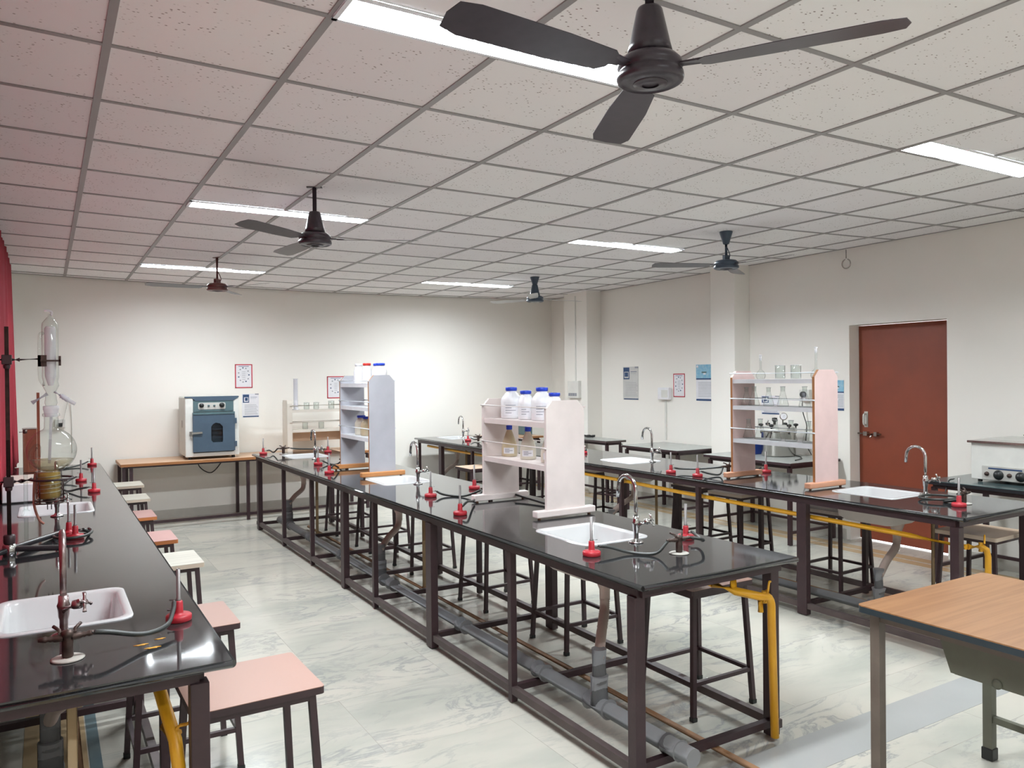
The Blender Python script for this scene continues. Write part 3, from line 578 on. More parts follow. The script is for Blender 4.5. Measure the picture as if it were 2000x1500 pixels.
# ---------------------------------------------------------------- pipes under the benches
def pipe_thing(name, mt, label, cat, builder, group=None):
    mb = MB(); builder(mb); return tag(mb.build(name, mt), label, cat, group)
def drain_run(x, z, y0, y1, label, coll, tees):
    t = thing('drain_pipe', (x, y0, z), label, 'drain pipe', 'grey drain pipes under the benches')
    MB().tube([(0, 0, 0), (0, y1-y0, 0)], 0.037, 16).build('pipe', 'pvc', t)
    for y in coll: MB().tube([(0, y-y0-0.04, 0), (0, y-y0+0.04, 0)], 0.043, 16).build('coupling', 'pvc', t)
    for y in tees:
        MB().tube([(0, y-y0-0.07, 0), (0, y-y0+0.07, 0)], 0.046, 16).tube([(0, y-y0, 0), (0, y-y0, 0.13)], 0.042, 16).build('tee', 'pvc', t)
        MB().tube([(0, y-y0, 0.1), (0, y-y0, 0.25)], 0.034, 16).build('riser', 'pvc', t)
drain_run(2.11, 0.118, 2.19, 8.3, 'grey plastic drain pipe lying under the middle bench', (2.30, 3.25, 4.1, 5.2, 6.3, 7.2), (2.78, 5.42, 7.95))
drain_run(4.45, 0.118, 2.42, 9.4, 'grey plastic drain pipe lying under the right bench', (2.6, 4.2, 5.3, 7.0), (2.98, 5.65, 9.2))
drain_run(0.0, 0.125, 2.5, 8.3, 'grey plastic drain pipe under the left bench', (4.2, 6.3), (3.35, 5.6))
def waste(x, y, x1, y1, label, z1=0.33):
    t = thing('waste_hose', (x, y, 0.61), label, 'waste hose', 'corrugated waste hoses under the sinks'); dx, dy = x1-x, y1-y
    MB().lathe([(0.04, 0.02), (0.045, 0.0), (0.038, -0.02), (0.026, -0.05), (0.025, -0.10), (0.0, -0.10)], (0, 0, -0.0), 16).build('cup', 'hose_beige', t)
    P = spline([(0, 0, -0.09), (dx*0.1, dy*0.1, -0.15), (dx*0.6, dy*0.6, (z1-0.61)*0.75), (dx, dy, z1-0.61)], 14); R = [0.0215 if i % 2 else 0.0255 for i in range(len(P))]
    for i in range(int(len(P)*0.62), len(P)): R[i] = 0.024
    MB().tube(P, R, 12).build('corrugated_hose', 'hose_beige', t)
waste(2.30, 2.98, 2.11, 2.78, 'beige corrugated waste hose under the near sink of the middle bench')
waste(2.30, 5.52, 2.11, 5.42, 'beige waste hose under the middle sink of the middle bench')
waste(2.28, 8.0, 2.11, 7.95, 'grey-beige waste hose under the far sink of the middle bench')
waste(4.72, 3.03, 4.46, 2.98, 'whitish waste hose under the sink by the brown door')
waste(4.72, 5.65, 4.45, 5.65, 'waste hose under the sink left of the glassware rack')
waste(4.70, 9.25, 4.45, 9.2, 'waste hose under the farthest sink of the right bench')
waste(0.04, 3.12, 0.0, 3.35, 'brownish waste hose under the near sink of the left bench')
waste(0.04, 5.58, 0.0, 5.6, 'waste hose under the sink behind the retort stand')
def supply(x, y, label, mt='cream_pipe'):
    t = thing('supply_pipe', (x, y, 0), label, 'water pipe', 'cream vertical water pipes under the taps')
    MB().tube([(0, 0, 0.03), (0, 0, 0.77)], 0.014, 10).build('pipe', mt, t)
    MB().tube([(0, 0, 0.02), (0, 0, 0.07)], 0.018, 10).build('elbow', 'rust', t)
for x, y, lb in ((2.33, 2.80, 'cream water pipe beside the near left leg of the middle bench'), (2.36, 5.2, 'cream water pipe below the middle tap of the middle bench'), (2.29, 7.58, 'cream water pipe below the far tap of the middle bench'),
                 (4.87, 2.88, 'cream water pipe in front of the brown door'), (4.77, 5.40, 'cream water pipe below the tap left of the glassware rack'), (4.70, 9.0, 'cream water pipe at the far end of the right bench'), (0.055, 2.62, 'cream water pipe under the near tap of the left bench'), (0.05, 5.2, 'cream water pipe under the second tap of the left bench')): supply(x, y, lb)
def rusty(x, y0, y1, label):
    tag(MB().tube([(x, y0, 0.03), (x, y1, 0.03)], 0.014, 10).build('supply_main', 'rust'), label, 'water pipe', 'rusty mains on the floor')
rusty(2.38, 2.1, 8.2, 'thin rusty pipe on the floor beside the grey drain pipe of the middle bench')
rusty(4.80, 2.45, 9.3, 'thin rusty pipe on the floor under the right bench')
rusty(0.10, 2.5, 8.2, 'thin rusty pipe on the floor under the left bench')
# yellow gas pipes
def clampb(mb, x, y, z):
    mb.tube([(x, y, z-0.025), (x, y+0.0, z+0.025)], 0.012, 8); mb.tube(spline([(x, y-0.02, z+0.02), (x+0.02, y-0.01, z+0.06), (x+0.04, y, z+0.06)], 4), 0.005, 6)
t = thing('gas_pipe', (2.45, 2.34, 0), 'yellow gas pipe bending down at the near end of the middle bench', 'gas pipe', 'yellow gas pipes of the benches')
bend = [(0.17+0.035*math.sin(a)*1.0, -0.06, 0.640-0.05+0.05*math.cos(a)) for a in [PI/2*k/5 for k in range(6)]]
MB().tube([(-0.45+0.42, 0.05, 0.700), (0.03, -0.02, 0.675), (0.14, -0.06, 0.645)]+bend+[(0.205, -0.06, 0.55), (0.215, -0.065, 0.03)], 0.0175, 14).build('pipe', 'yellow', t)
MB().tube([(0.03, -0.01, 0.68), (0.03, -0.01, 0.75)], 0.016, 12).build('riser', 'yellow', t)
MB().tube([(-0.03, 0.05, 0.70), (-0.06, 0.22, 0.715), (-0.06, 0.42, 0.72)], 0.0165, 12).build('branch_pipe', 'yellow', t)
m_ = MB(); clampb(m_, 0.16, -0.06, 0.64); clampb(m_, 0.15, -0.05, 0.60); m_.build('clamp', 'yellow', t)
t = thing('gas_pipe', (4.34, 2.4, 0), 'long yellow gas pipe along the front of the right bench', 'gas pipe', 'yellow gas pipes of the benches')
MB().tube([(0, -0.02, 0.625), (0, 0.3, 0.635), (0, 2.3, 0.66), (0, 3.0, 0.675), (0, 7.0, 0.70)], 0.0155, 12).build('pipe', 'yellow', t)
MB().tube([(0.02, -0.02, 0.625), (0.10, -0.05, 0.62), (0.14, -0.055, 0.60), (0.155, -0.055, 0.56), (0.155, -0.055, 0.03)], 0.0165, 14).build('down_pipe', 'yellow', t)
m_ = MB(); m_.tube([(0, 2.93, 0.675), (0, 3.0, 0.68)], 0.024, 10); m_.tube([(0, 2.96, 0.675), (0, 2.96, 0.74)], 0.013, 8); m_.build('tee', 'yellow', t)
m_ = MB(); clampb(m_, 0.09, -0.05, 0.62); m_.build('clamp', 'yellow', t)
t = thing('gas_pipe', (0.29, 2.4, 0), 'yellow gas pipe with clamps at the near leg of the left bench', 'gas pipe', 'yellow gas pipes of the benches')
MB().tube([(-0.02, 0.5, 0.74), (-0.015, 0.25, 0.70), (0.0, 0.04, 0.62), (0.012, -0.03, 0.57), (0.018, -0.05, 0.50), (0.022, -0.055, 0.03)], 0.0185, 14).build('pipe', 'yellow', t)
m_ = MB(); m_.tube([(0.0, 0.04, 0.59), (0.015, 0.0, 0.57)], 0.022, 10); m_.tube(spline([(0.01, -0.02, 0.55), (0.02, -0.02, 0.60), (0.05, -0.03, 0.61), (0.055, -0.05, 0.66)], 4), 0.005, 6); m_.tube([(0.02, -0.05, 0.47), (0.06, -0.05, 0.47)], 0.006, 6); m_.build('clamp', 'yellow', t)

# ---------------------------------------------------------------- stools
SP = {}
def stool(x, y, kind, label, rz=0.0, h=0.60):
    MT = {'pink': ('pink_lam', 'steel_paint'), 'rose': ('rose_lam', 'orange_edge'), 'white': ('white_ply', 'white_edge'), 'tan': ('tan_lam', 'white_edge'), 'dusty': ('dusty_ply', 'dusty_ply'), 'tan_dark': ('tan_lam', 'steel_paint'), 'brown': ('brown_cap', 'brown_wood')}[kind]
    if kind not in SP:
        t = thing('lab_stool', (x, y, 0), label, 'stool', 'square lab stools', rz)
        MB().prism(rrect(-0.2, 0.2, -0.185, 0.185, 0.012, 3), h-0.002, h, ax=2).build('seat_top', MT[0], t)
        MB().prism(rrect(-0.2, 0.2, -0.185, 0.185, 0.012, 3), h-0.024, h-0.002, ax=2).build('seat', MT[1], t)
        fr = MB(); z = h-0.035; a, b_ = 0.165, 0.155
        for p, q in (((-a, -b_, z), (a, -b_, z)), ((-a, b_, z), (a, b_, z)), ((-a, -b_, z), (-a, b_, z)), ((a, -b_, z), (a, b_, z))): fr.bar(p, q, 0.022, 0.022)
        fr.build('seat_frame', 'steel_paint', t)
        for sx in (-1, 1):
            for sy in (-1, 1):
                l = MB().bar((a*sx, b_*sy, h-0.025), (0.195*sx, 0.18*sy, 0.012), 0.022, 0.022).build('leg', 'steel_paint', t)
                f = MB(); f.box(0.195*sx-0.013, 0.195*sx+0.013, 0.18*sy-0.013, 0.18*sy+0.013, 0.001, 0.02).build('foot_cap', 'black', l)
        z = 0.165; a, b_ = 0.187, 0.173; rg = MB()
        for p, q in (((-a, -b_, z), (a, -b_, z)), ((-a, b_, z), (a, b_, z)), ((-a, -b_, z), (-a, b_, z)), ((a, -b_, z), (a, b_, z))): rg.bar(p, q, 0.018, 0.018)
        rg.build('footrest', 'steel_paint', t); SP[kind] = t; return t
    t = copy_tree(SP[kind]); t.location = (x, y, 0); t.rotation_euler = (0, 0, rz); t['label'] = label; return t
ST = [(0.555, 2.63, 'pink', 'big pink-topped stool nearest the camera beside the left bench', 0.02), (0.47, 3.46, 'pink', 'pink-topped stool at the left bench just behind the nearest one', 0),
      (0.53, 4.66, 'white', 'whitish wooden-topped stool at the left bench, between the two pink pairs', 0), (0.50, 5.41, 'rose', 'rose-topped stool with orange edge beside the left bench, nearer of the two', 0), (0.49, 6.39, 'rose', 'rose-topped stool with orange edge beside the left bench, farther of the two', 0),
      (0.55, 7.38, 'white', 'whitish stool at the left bench, second from the far end', 0), (0.60, 8.36, 'white', 'whitish stool at the far end of the left bench', 0),
      (2.72, 2.80, 'pink', 'pink-topped stool under the near right corner of the middle bench', 0), (2.72, 3.81, 'pink', 'stool on the right of the middle bench, second from the camera', 0), (2.72, 4.77, 'tan_dark', 'stool on the right of the middle bench, third from the camera', 0.03),
      (2.72, 5.99, 'tan_dark', 'stool on the right of the middle bench, fourth from the camera', 0), (2.71, 6.90, 'tan_dark', 'stool on the right of the middle bench, fifth from the camera', 0), (2.71, 7.84, 'tan_dark', 'stool on the right of the middle bench near its far end', 0),
      (5.02, 2.66, 'tan', 'tan stool under the near end of the right bench beside the brown door', 0.03), (5.03, 3.72, 'dusty', 'dusty stool under the sink by the brown door', 0.03), (5.08, 4.69, 'tan', 'tan stool below the left foot of the glassware rack', 0.04),
      (5.10, 5.17, 'tan_dark', 'tan stool with dark frame right of the yellow pipe tee', 0.02), (5.05, 6.62, 'tan_dark', 'stool behind the pinkish rack edge on the far side of the right bench', 0), (5.05, 7.62, 'tan_dark', 'stool at the right bench seen through the pinkish rack', 0), (4.15, 7.66, 'tan_dark', 'stool on the near side of the right bench seen through the pinkish rack', 0),
      (6.22, 8.0, 'brown', 'brown stool tucked between two tables by the right wall', 0.0)]
for s in ST[:-1]: stool(*s)
stool(5.98, 7.52, 'brown', ST[-1][3], 0.3, 0.6)

# ---------------------------------------------------------------- racks
def rack(x0, x1, y0, y1, ztop, shelves, rails, label, pm, sm_, em, fm, fx0, fx1, z0=HT, cap=True):
    ox, oy = (x0+x1)/2, (y0+y1)/2
    t = thing('bench_rack', (ox, oy, z0), label, 'shelf rack', 'shelf racks standing on benches')
    hw = (x1-x0)/2; hl = (y1-y0)/2; ft = 0.045 if cap else 0.0; T = 0.02; ch = 0.05
    prof = lambda o: [(-hw+o, ft), (hw-o, ft), (hw-o, ztop-z0-ch), (hw-ch*0.9, ztop-z0-o), (-hw+ch*0.9, ztop-z0-o), (-hw+o, ztop-z0-ch)]
    for s in (-1, 1):
        a = s*hl
        MB().prism(prof(0.0), a-T/2, a+T/2, ax=1, mi=0, mside=1).build('side_panel', [pm, em], t)
        if cap:
            MB().box(fx0-ox, fx1-ox, a-0.026, a+0.026, 0.010, 0.048).build('foot', fm, t, bevel=0.006)
            for fx in (fx0-ox+0.03, fx1-ox-0.03): MB().lathe([(0.0, 0.0005), (0.009, 0.0005), (0.009, 0.011), (0, 0.011)], (fx, a, 0), 10).build('rubber_pad', 'brown_cap', t)
    for z in shelves: MB().box(-hw+0.004, hw-0.004, -hl+T/2, hl-T/2, z-z0-0.03, z-z0).build('shelf', sm_, t)
    for z in rails:
        for s in (-1, 1):
            MB().tube([(s*(hw+0.004), -hl-T/2, z-z0), (s*(hw+0.004), hl+T/2, z-z0)], 0.005, 8).build('guard_rail', sm_, t)
    return t
rack(2.375, 2.635, 3.60, 4.32, 1.455, (1.332, 1.092), (1.415, 1.19), 'short pinkish-white rack with blue-capped bottles on the middle bench', 'rack_pink', 'rack_pink', 'rack_pink', 'rack_pink', 2.30, 2.70)
rack(2.20, 2.42, 5.88, 6.58, 1.62, (1.552, 1.360, 1.115), (1.575, 1.405, 1.19), 'tall bluish-white rack with brown edges on the middle bench', 'rack_blue', 'rack_shelf', 'edge_brown', 'foot_wood', 2.13, 2.50)
rack(4.50, 4.745, 3.49, 4.23, 1.62, (1.556, 1.357, 1.105), (1.60, 1.41, 1.185), 'tall pink rack with brown edges full of glass flasks on the right bench', 'rack_pink2', 'rack_shelf', 'edge_brown', 'foot_pink', 4.43, 4.81)

# bottles and glassware (built at their base)
def bottle(x, y, z, r, h, cap, body, label, neck=0.45, group='plastic reagent bottles on the racks', paper=False, seg=20, cone=False):
    t = thing('reagent_bottle', (x, y, z), label, 'bottle', group); nr = r*neck; ch = h*0.11 if not cone else h*0.13; hb = h-ch
    if cone: P = [(0, 0.001), (r*0.95, 0.001), (r, 0.006), (r, hb*0.36), (r*0.92, hb*0.5), (nr*1.3, hb*0.9), (nr, hb*0.96), (nr, hb)]
    else: P = [(0, 0.001), (r*0.93, 0.001), (r, 0.006), (r, hb*0.62), (r*0.96, hb*0.70), (r*0.84, hb*0.79), (nr*1.15, hb*0.93), (nr, hb*0.95), (nr, hb)]
    MB().lathe(P, seg=seg).build('body', body, t)
    MB().lathe([(nr*1.0, hb-0.002), (nr*1.18, hb), (nr*1.2, h-0.003), (nr*1.1, h), (0, h)], seg=seg).build('cap', cap, t)
    if paper:
        V = []; F = []; n = 7; a0 = -2.9; a1 = -1.5
        for k in range(n+1):
            a = a0+(a1-a0)*k/n; V += [((r+0.001)*math.cos(a), (r+0.001)*math.sin(a), hb*0.12), ((r+0.001)*math.cos(a), (r+0.001)*math.sin(a), hb*(0.34 if cone else 0.6))]
        F = [(2*k, 2*k+2, 2*k+3, 2*k+1) for k in range(n)]
        lb = MB().add(V, F); W = MB()
        for j in range(4 if not cone else 3):
            zz = hb*(0.17+0.05*j) if cone else hb*(0.2+0.09*j); e = 1 if j % 2 else 3; VV = []
            for k in range(1, n-e+1): a = a0+(a1-a0)*k/n; VV += [((r+0.0016)*math.cos(a), (r+0.0016)*math.sin(a), zz), ((r+0.0016)*math.cos(a), (r+0.0016)*math.sin(a), zz+0.004)]
            lb.add(VV, [(2*k, 2*k+2, 2*k+3, 2*k+1) for k in range(len(VV)//2-1)], 1)
        lb.build('paper_label', ['paper', 'ink'], t)
bottle(2.50, 4.17, 1.332, 0.066, 0.195, 'blue_cap', 'white', 'large white bottle with blue cap on the pinkish rack, leftmost blue cap', 0.46, paper=True)
bottle(2.50, 4.00, 1.332, 0.048, 0.175, 'blue_cap', 'white', 'narrower white bottle with blue cap, second from the left on the pinkish rack', 0.6, paper=True)
bottle(2.52, 3.85, 1.332, 0.066, 0.195, 'blue_cap', 'white', 'large white bottle with blue cap and printed label, third on the pinkish rack', 0.46, paper=True)
bottle(2.50, 3.69, 1.332, 0.048, 0.165, 'blue_cap', 'white', 'white bottle with blue cap half hidden by the near panel of the pinkish rack', 0.58)
bottle(2.55, 4.25, 1.332, 0.045, 0.15, 'brown_cap', 'pale_bottle', 'pale jar with wide brown lid at the far end of the pinkish rack', 0.9)
bottle(2.50, 4.20, 1.092, 0.049, 0.195, 'blue_cap', 'cloudy', 'cloudy yellowish conical bottle on the lower shelf, left of three', 0.33, paper=True, cone=True)
bottle(2.50, 3.98, 1.092, 0.049, 0.195, 'blue_cap', 'pale_bottle', 'cloudy conical bottle with blue cap, middle of three on the lower shelf', 0.33, paper=True, cone=True)
bottle(2.50, 3.75, 1.092, 0.049, 0.195, 'blue_cap', 'pale_bottle', 'cloudy conical bottle cut off by the near panel of the pinkish rack', 0.33, paper=True, cone=True)
bottle(2.31, 6.40, 1.552, 0.043, 0.17, 'white', 'white', 'all white bottle with white cap on top of the blue-white rack', 0.62)
bottle(2.31, 6.20, 1.552, 0.040, 0.17, 'red_cap', 'white', 'white bottle with red cap on top of the blue-white rack', 0.7)
bottle(2.36, 6.09, 1.552, 0.046, 0.165, 'blue_cap', 'white', 'white bottle with blue cap next to the red-capped one', 0.62)
bottle(2.33, 5.95, 1.552, 0.056, 0.165, 'blue_cap', 'white', 'white bottle with wide blue cap at the near end of the blue-white rack top', 0.58)
bottle(2.31, 6.35, 1.115, 0.055, 0.165, 'blue_cap', 'pale_bottle', 'cloudy bottle with blue cap on the low shelf of the blue-white rack, farther', 0.55)
bottle(2.31, 6.21, 1.115, 0.055, 0.160, 'blue_cap', 'cloudy', 'cloudy bottle with blue cap on the low shelf of the blue-white rack, nearer', 0.55)
bottle(2.33, 6.05, 1.115, 0.050, 0.160, 'blue_cap', 'pale_bottle', 'cloudy bottle behind the near panel of the blue-white rack', 0.75)
FP = [None]
def flask(x, y, z, label, s=1.0):
    if FP[0] is None:
        t = thing('conical_flask', (x, y, z), label, 'flask', 'conical flasks on the glassware rack')
        MB().lathe([(0, 0.001), (0.040, 0.001), (0.044, 0.006), (0.042, 0.018), (0.018, 0.105), (0.0165, 0.115), (0.0165, 0.148), (0.020, 0.152), (0.018, 0.152), (0.0150, 0.147), (0.0150, 0.115)], seg=24).build('body', 'glass', t)
        MB().tube([(0.0185*math.cos(a), 0.0185*math.sin(a), 0.152) for a in [2*PI*k/20 for k in range(20)]], 0.002, 6, closed=True).build('rim', 'glass_milky', t)
        FP[0] = t
    else: t = copy_tree(FP[0]); t.location = (x, y, z); t['label'] = label
    t.scale = (s, s, s); return t
Z3 = 1.357; Z2 = 1.105
for x, y, z, s, lb in ((4.62, 4.19, Z3, 0.9, 'conical flask against the pink far panel on the middle shelf'), (4.58, 4.08, Z3, 0.95, 'conical flask second from the left on the middle shelf of the glassware rack'), (4.60, 3.96, Z3, 0.9, 'conical flask third from the left on the middle shelf of the glassware rack'),
                       (4.60, 3.83, Z3, 0.95, 'conical flask fourth from the left on the middle shelf of the glassware rack'), (4.60, 3.64, Z3, 0.95, 'conical flask nearest the large pink panel on the middle shelf'),
                       (4.63, 4.18, Z2, 0.95, 'conical flask leftmost on the lower shelf of the glassware rack'), (4.60, 4.04, Z2, 1.0, 'conical flask second from the left on the lower shelf'), (4.60, 3.90, Z2, 1.0, 'conical flask third from the left on the lower shelf, before the pressure cooker'),
                       (4.60, 3.76, Z2, 1.0, 'conical flask fourth from the left on the lower shelf'), (4.60, 3.61, Z2, 1.0, 'conical flask nearest the large pink panel on the lower shelf')): flask(x, y, z, lb, s)
def volflask(x, y, z, h, label):
    t = thing('volumetric_flask', (x, y, z), label, 'flask', 'volumetric flasks')
    MB().lathe([(0, 0.001), (0.025, 0.001), (0.034, 0.015), (0.036, 0.03), (0.028, 0.052), (0.009, 0.072), (0.0075, 0.08), (0.0075, h-0.03), (0.009, h-0.028)], seg=20).build('body', 'glass', t)
    MB().lathe([(0.006, h-0.045), (0.010, h-0.02), (0.006, h-0.017), (0.011, h-0.008), (0.011, h-0.003), (0, h)], seg=14).build('stopper', 'glass_milky', t)
volflask(4.62, 4.05, 1.556, 0.185, 'stoppered volumetric flask on top of the glassware rack, left')
volflask(4.62, 3.56, 1.556, 0.225, 'tall stoppered volumetric flask behind the large pink panel')
def beaker(x, y, z, r, h, label, mt='glass', group='glass beakers'):
    t = thing('glass_beaker', (x, y, z), label, 'beaker', group)
    MB().lathe([(0, 0.001), (r*0.93, 0.001), (r, 0.006), (r, h-0.004), (r*1.05, h), (r*1.02, h), (r*0.95, h-0.004), (r*0.95, 0.008), (0, 0.005)], seg=24).build('cup', mt, t)
    MB().tube([(r*1.03*math.cos(a), r*1.03*math.sin(a), h) for a in [2*PI*k/20 for k in range(20)]], 0.0018, 6, closed=True).build('rim', 'glass_milky', t)
    return t
beaker(4.62, 3.87, 1.556, 0.036, 0.10, 'glass beaker on top of the glassware rack, left of two')
beaker(4.62, 3.73, 1.556, 0.036, 0.10, 'glass beaker on top of the glassware rack, right of two')

# ---------------------------------------------------------------- oven table and far wall
t = thing('long_table', (2.05, 9.44, 0), 'long wooden-topped table against the far wall carrying the oven', 'table')
MB().box(-1.38, 1.38, -0.32, 0.32, 0.70, 0.718).build('table_top', 'table_wood', t, bevel=0.002)
MB().box(-1.38, 1.38, -0.325, -0.321, 0.688, 0.716).box(-1.385, -1.381, -0.32, 0.32, 0.688, 0.716).build('edge_band', 'edge_brown', t)
fr = MB()
for yy in (-0.29, 0.29): fr.bar((-1.35, yy, 0.685), (1.35, yy, 0.685), 0.03, 0.03)
fr.build('top_frame', 'steel_paint', t)
for xx in (-1.35, -1.28, -0.08, 1.35):
    for yy in (-0.29, 0.29): MB().bar((xx, yy, 0.005), (xx, yy, 0.68), 0.034, 0.034).build('leg', 'steel_paint', t)
MB().bar((-1.35, -0.27, 0.07), (1.35, -0.27, 0.07), 0.03, 0.03).build('floor_rail', 'steel_paint', t)
# oven
OX = 1.60; t = thing('drying_oven', (OX, 9.42, 0.718), 'blue-grey and cream laboratory oven on the wooden table', 'oven')
W2, D2_, Hh = 0.285, 0.24, 0.70
MB().box(-W2, W2, -D2_+0.03, D2_, 0.03, Hh).build('cabinet', 'oven_cream', t, bevel=0.02, seg=3)
fp = MB(); fp.box(-W2, -W2+0.085, -D2_, -D2_+0.05, 0.03, Hh-0.01); fp.box(W2-0.06, W2, -D2_, -D2_+0.05, 0.03, Hh-0.01); fp.box(-W2+0.08, W2-0.055, -D2_, -D2_+0.05, 0.03, 0.075); fp.build('front_frame', 'off_white', t, bevel=0.008)
MB().prism([(-W2+0.0, Hh), (W2, Hh), (W2, Hh-0.015), (W2-0.055, Hh-0.05), (-W2+0.11, Hh-0.05), (-W2+0.07, Hh-0.015), (-W2, Hh-0.015)], -D2_-0.006, -D2_+0.05, ax=1).build('top_band', 'oven_blue', t)
cp = MB().box(-W2+0.085, W2-0.06, -D2_-0.002, -D2_+0.05, 0.53, 0.655).build('control_panel', 'oven_teal', t)
pl = MB().prism(rrect(-0.15, 0.14, 0.555, 0.63, 0.015, 3), -D2_-0.006, -D2_-0.002, ax=1).build('dial_plate', 'plate', cp)
MB().lathe([(0.024, 0), (0.024, 0.02), (0, 0.022)], (-0.115, -D2_-0.006, 0.60), 20, axis=(0, -1, 0)).build('knob', 'black', t)
MB().lathe([(0.027, 0), (0.027, 0.02), (0, 0.022)], (0.10, -D2_-0.006, 0.60), 20, axis=(0, -1, 0)).build('knob', 'black', t)
for xx in (-0.04, 0.02): MB().lathe([(0.011, 0), (0.011, 0.01), (0, 0.012)], (xx, -D2_-0.006, 0.595), 14, axis=(0, -1, 0)).build('switch', 'oven_teal', t)
oct_ = [(0.0, 0.185), (0.10, 0.185), (0.105, 0.21), (0.105, 0.36), (0.075, 0.395), (0.03, 0.405), (0.0, 0.39), (-0.02, 0.36), (-0.02, 0.21)]
dr = MB().prism([(-W2+0.075, 0.085), (W2-0.05, 0.085), (W2-0.05, 0.52), (-W2+0.075, 0.52)], -D2_-0.03, -D2_-0.002, ax=1, holes=[oct_]).build('door', 'oven_blue', t)
MB().prism(oct_, -D2_-0.016, -D2_-0.013, ax=1).build('window_pane', 'glass_dark', dr)
MB().prism([(-W2+0.075, 0.50), (W2-0.05, 0.50), (W2-0.05, 0.525), (-W2+0.075, 0.525)], -D2_-0.036, -D2_-0.03, ax=1).build('door_lip', 'oven_teal', dr)
MB().bar((-0.02, -D2_-0.004, 0.33), (0.105, -D2_-0.004, 0.33), 0.004, 0.012).bar((-0.02, -D2_-0.004, 0.24), (0.105, -D2_-0.004, 0.24), 0.004, 0.02).build('shelf_wires', 'plate', dr)
for zz in (0.16, 0.42): MB().box(W2-0.055, W2-0.03, -D2_-0.034, -D2_-0.0, zz-0.03, zz+0.03).build('hinge', 'oven_blue', t)
MB().box(-W2+0.04, -W2+0.075, -D2_-0.03, -D2_, 0.275, 0.315).bar((-W2+0.06, -D2_-0.038, 0.295), (-W2+0.17, -D2_-0.042, 0.30), 0.012, 0.022).build('latch', 'chrome', t)
MB().box(-W2-0.002, -W2, -0.03, -0.01, 0.35, 0.43).build('side_vent', 'steel_paint', t)
for sx in (-1, 1):
    for sy in (-1, 1): MB().lathe([(0.02, 0.001), (0.02, 0.03), (0, 0.03)], (sx*0.23, sy*0.18, 0), 12).build('foot', 'black', t)
tag(MB().tube(spline([(1.86, 9.70, 0.80), (1.84, 9.76, 0.72), (1.80, 9.77, 0.62), (1.68, 9.77, 0.50), (1.55, 9.77, 0.58), (1.52, 9.77, 0.74)], 8), 0.006, 8).build('power_cable', 'black'), 'black oven cable hanging in a loop below the wooden table', 'cable')
# cream rack on the oven table
rack(2.50, 2.50+0.70, 9.35, 9.36, 1.3, (), (), 'x', 'cream', 'cream', 'cream', 'cream', 0, 0, cap=False) if False else None
t = thing('bench_rack', (2.85, 9.45, 0.718), 'low cream rack on the wooden table beside the oven', 'shelf rack', 'shelf racks standing on benches')
for s in (-1, 1): MB().prism([(-0.11, 0), (0.11, 0), (0.11, 0.59), (0.09, 0.63), (-0.09, 0.63), (-0.11, 0.59)], s*0.345-0.03*(s < 0), s*0.345+0.03*(s < 0)+0.02*(s > 0), ax=0).build('side_panel', 'cream', t)
for z in (0.51, 0.27): MB().box(-0.33, 0.345, -0.105, 0.105, z-0.03, z).build('shelf', 'cream', t)
for z in (0.56, 0.36):
    for yy in (-0.112, 0.112): MB().tube([(-0.345, yy, z), (0.36, yy, z)], 0.005, 8).build('guard_rail', 'cream', t)
MB().box(-0.33, 0.345, 0.095, 0.101, 0.12, 0.235).build('back_board', 'tan_lam', t)
t = thing('measuring_cylinder', (2.60, 9.42, 1.228), 'tall glass measuring cylinder on the cream rack', 'measuring cylinder')
MB().lathe([(0, 0.001), (0.045, 0.001), (0.045, 0.006), (0.026, 0.014), (0.026, 0.37), (0.030, 0.378), (0.024, 0.37), (0.024, 0.02)], seg=20).build('cylinder', 'glass_milky', t)
for k in range(9): MB().tube([(0.0265*math.cos(a), 0.0265*math.sin(a), 0.06+k*0.033) for a in [-2.4+0.2*j for j in range(7)]], 0.0006, 4).build('graduation', 'ink', t) if k % 2 == 0 else None
beaker(2.74, 9.45, 1.228, 0.033, 0.085, 'small beaker beside the measuring cylinder on the cream rack')
beaker(2.86, 9.45, 1.228, 0.033, 0.085, 'glass beaker in the middle of the cream rack top')
beaker(3.05, 9.45, 1.228, 0.036, 0.10, 'glass beaker at the right end of the cream rack top')
beaker(2.72, 9.45, 0.988, 0.033, 0.085, 'glass beaker on the lower shelf of the cream rack')
beaker(2.92, 9.45, 0.988, 0.033, 0.085, 'second glass beaker on the lower shelf of the cream rack')

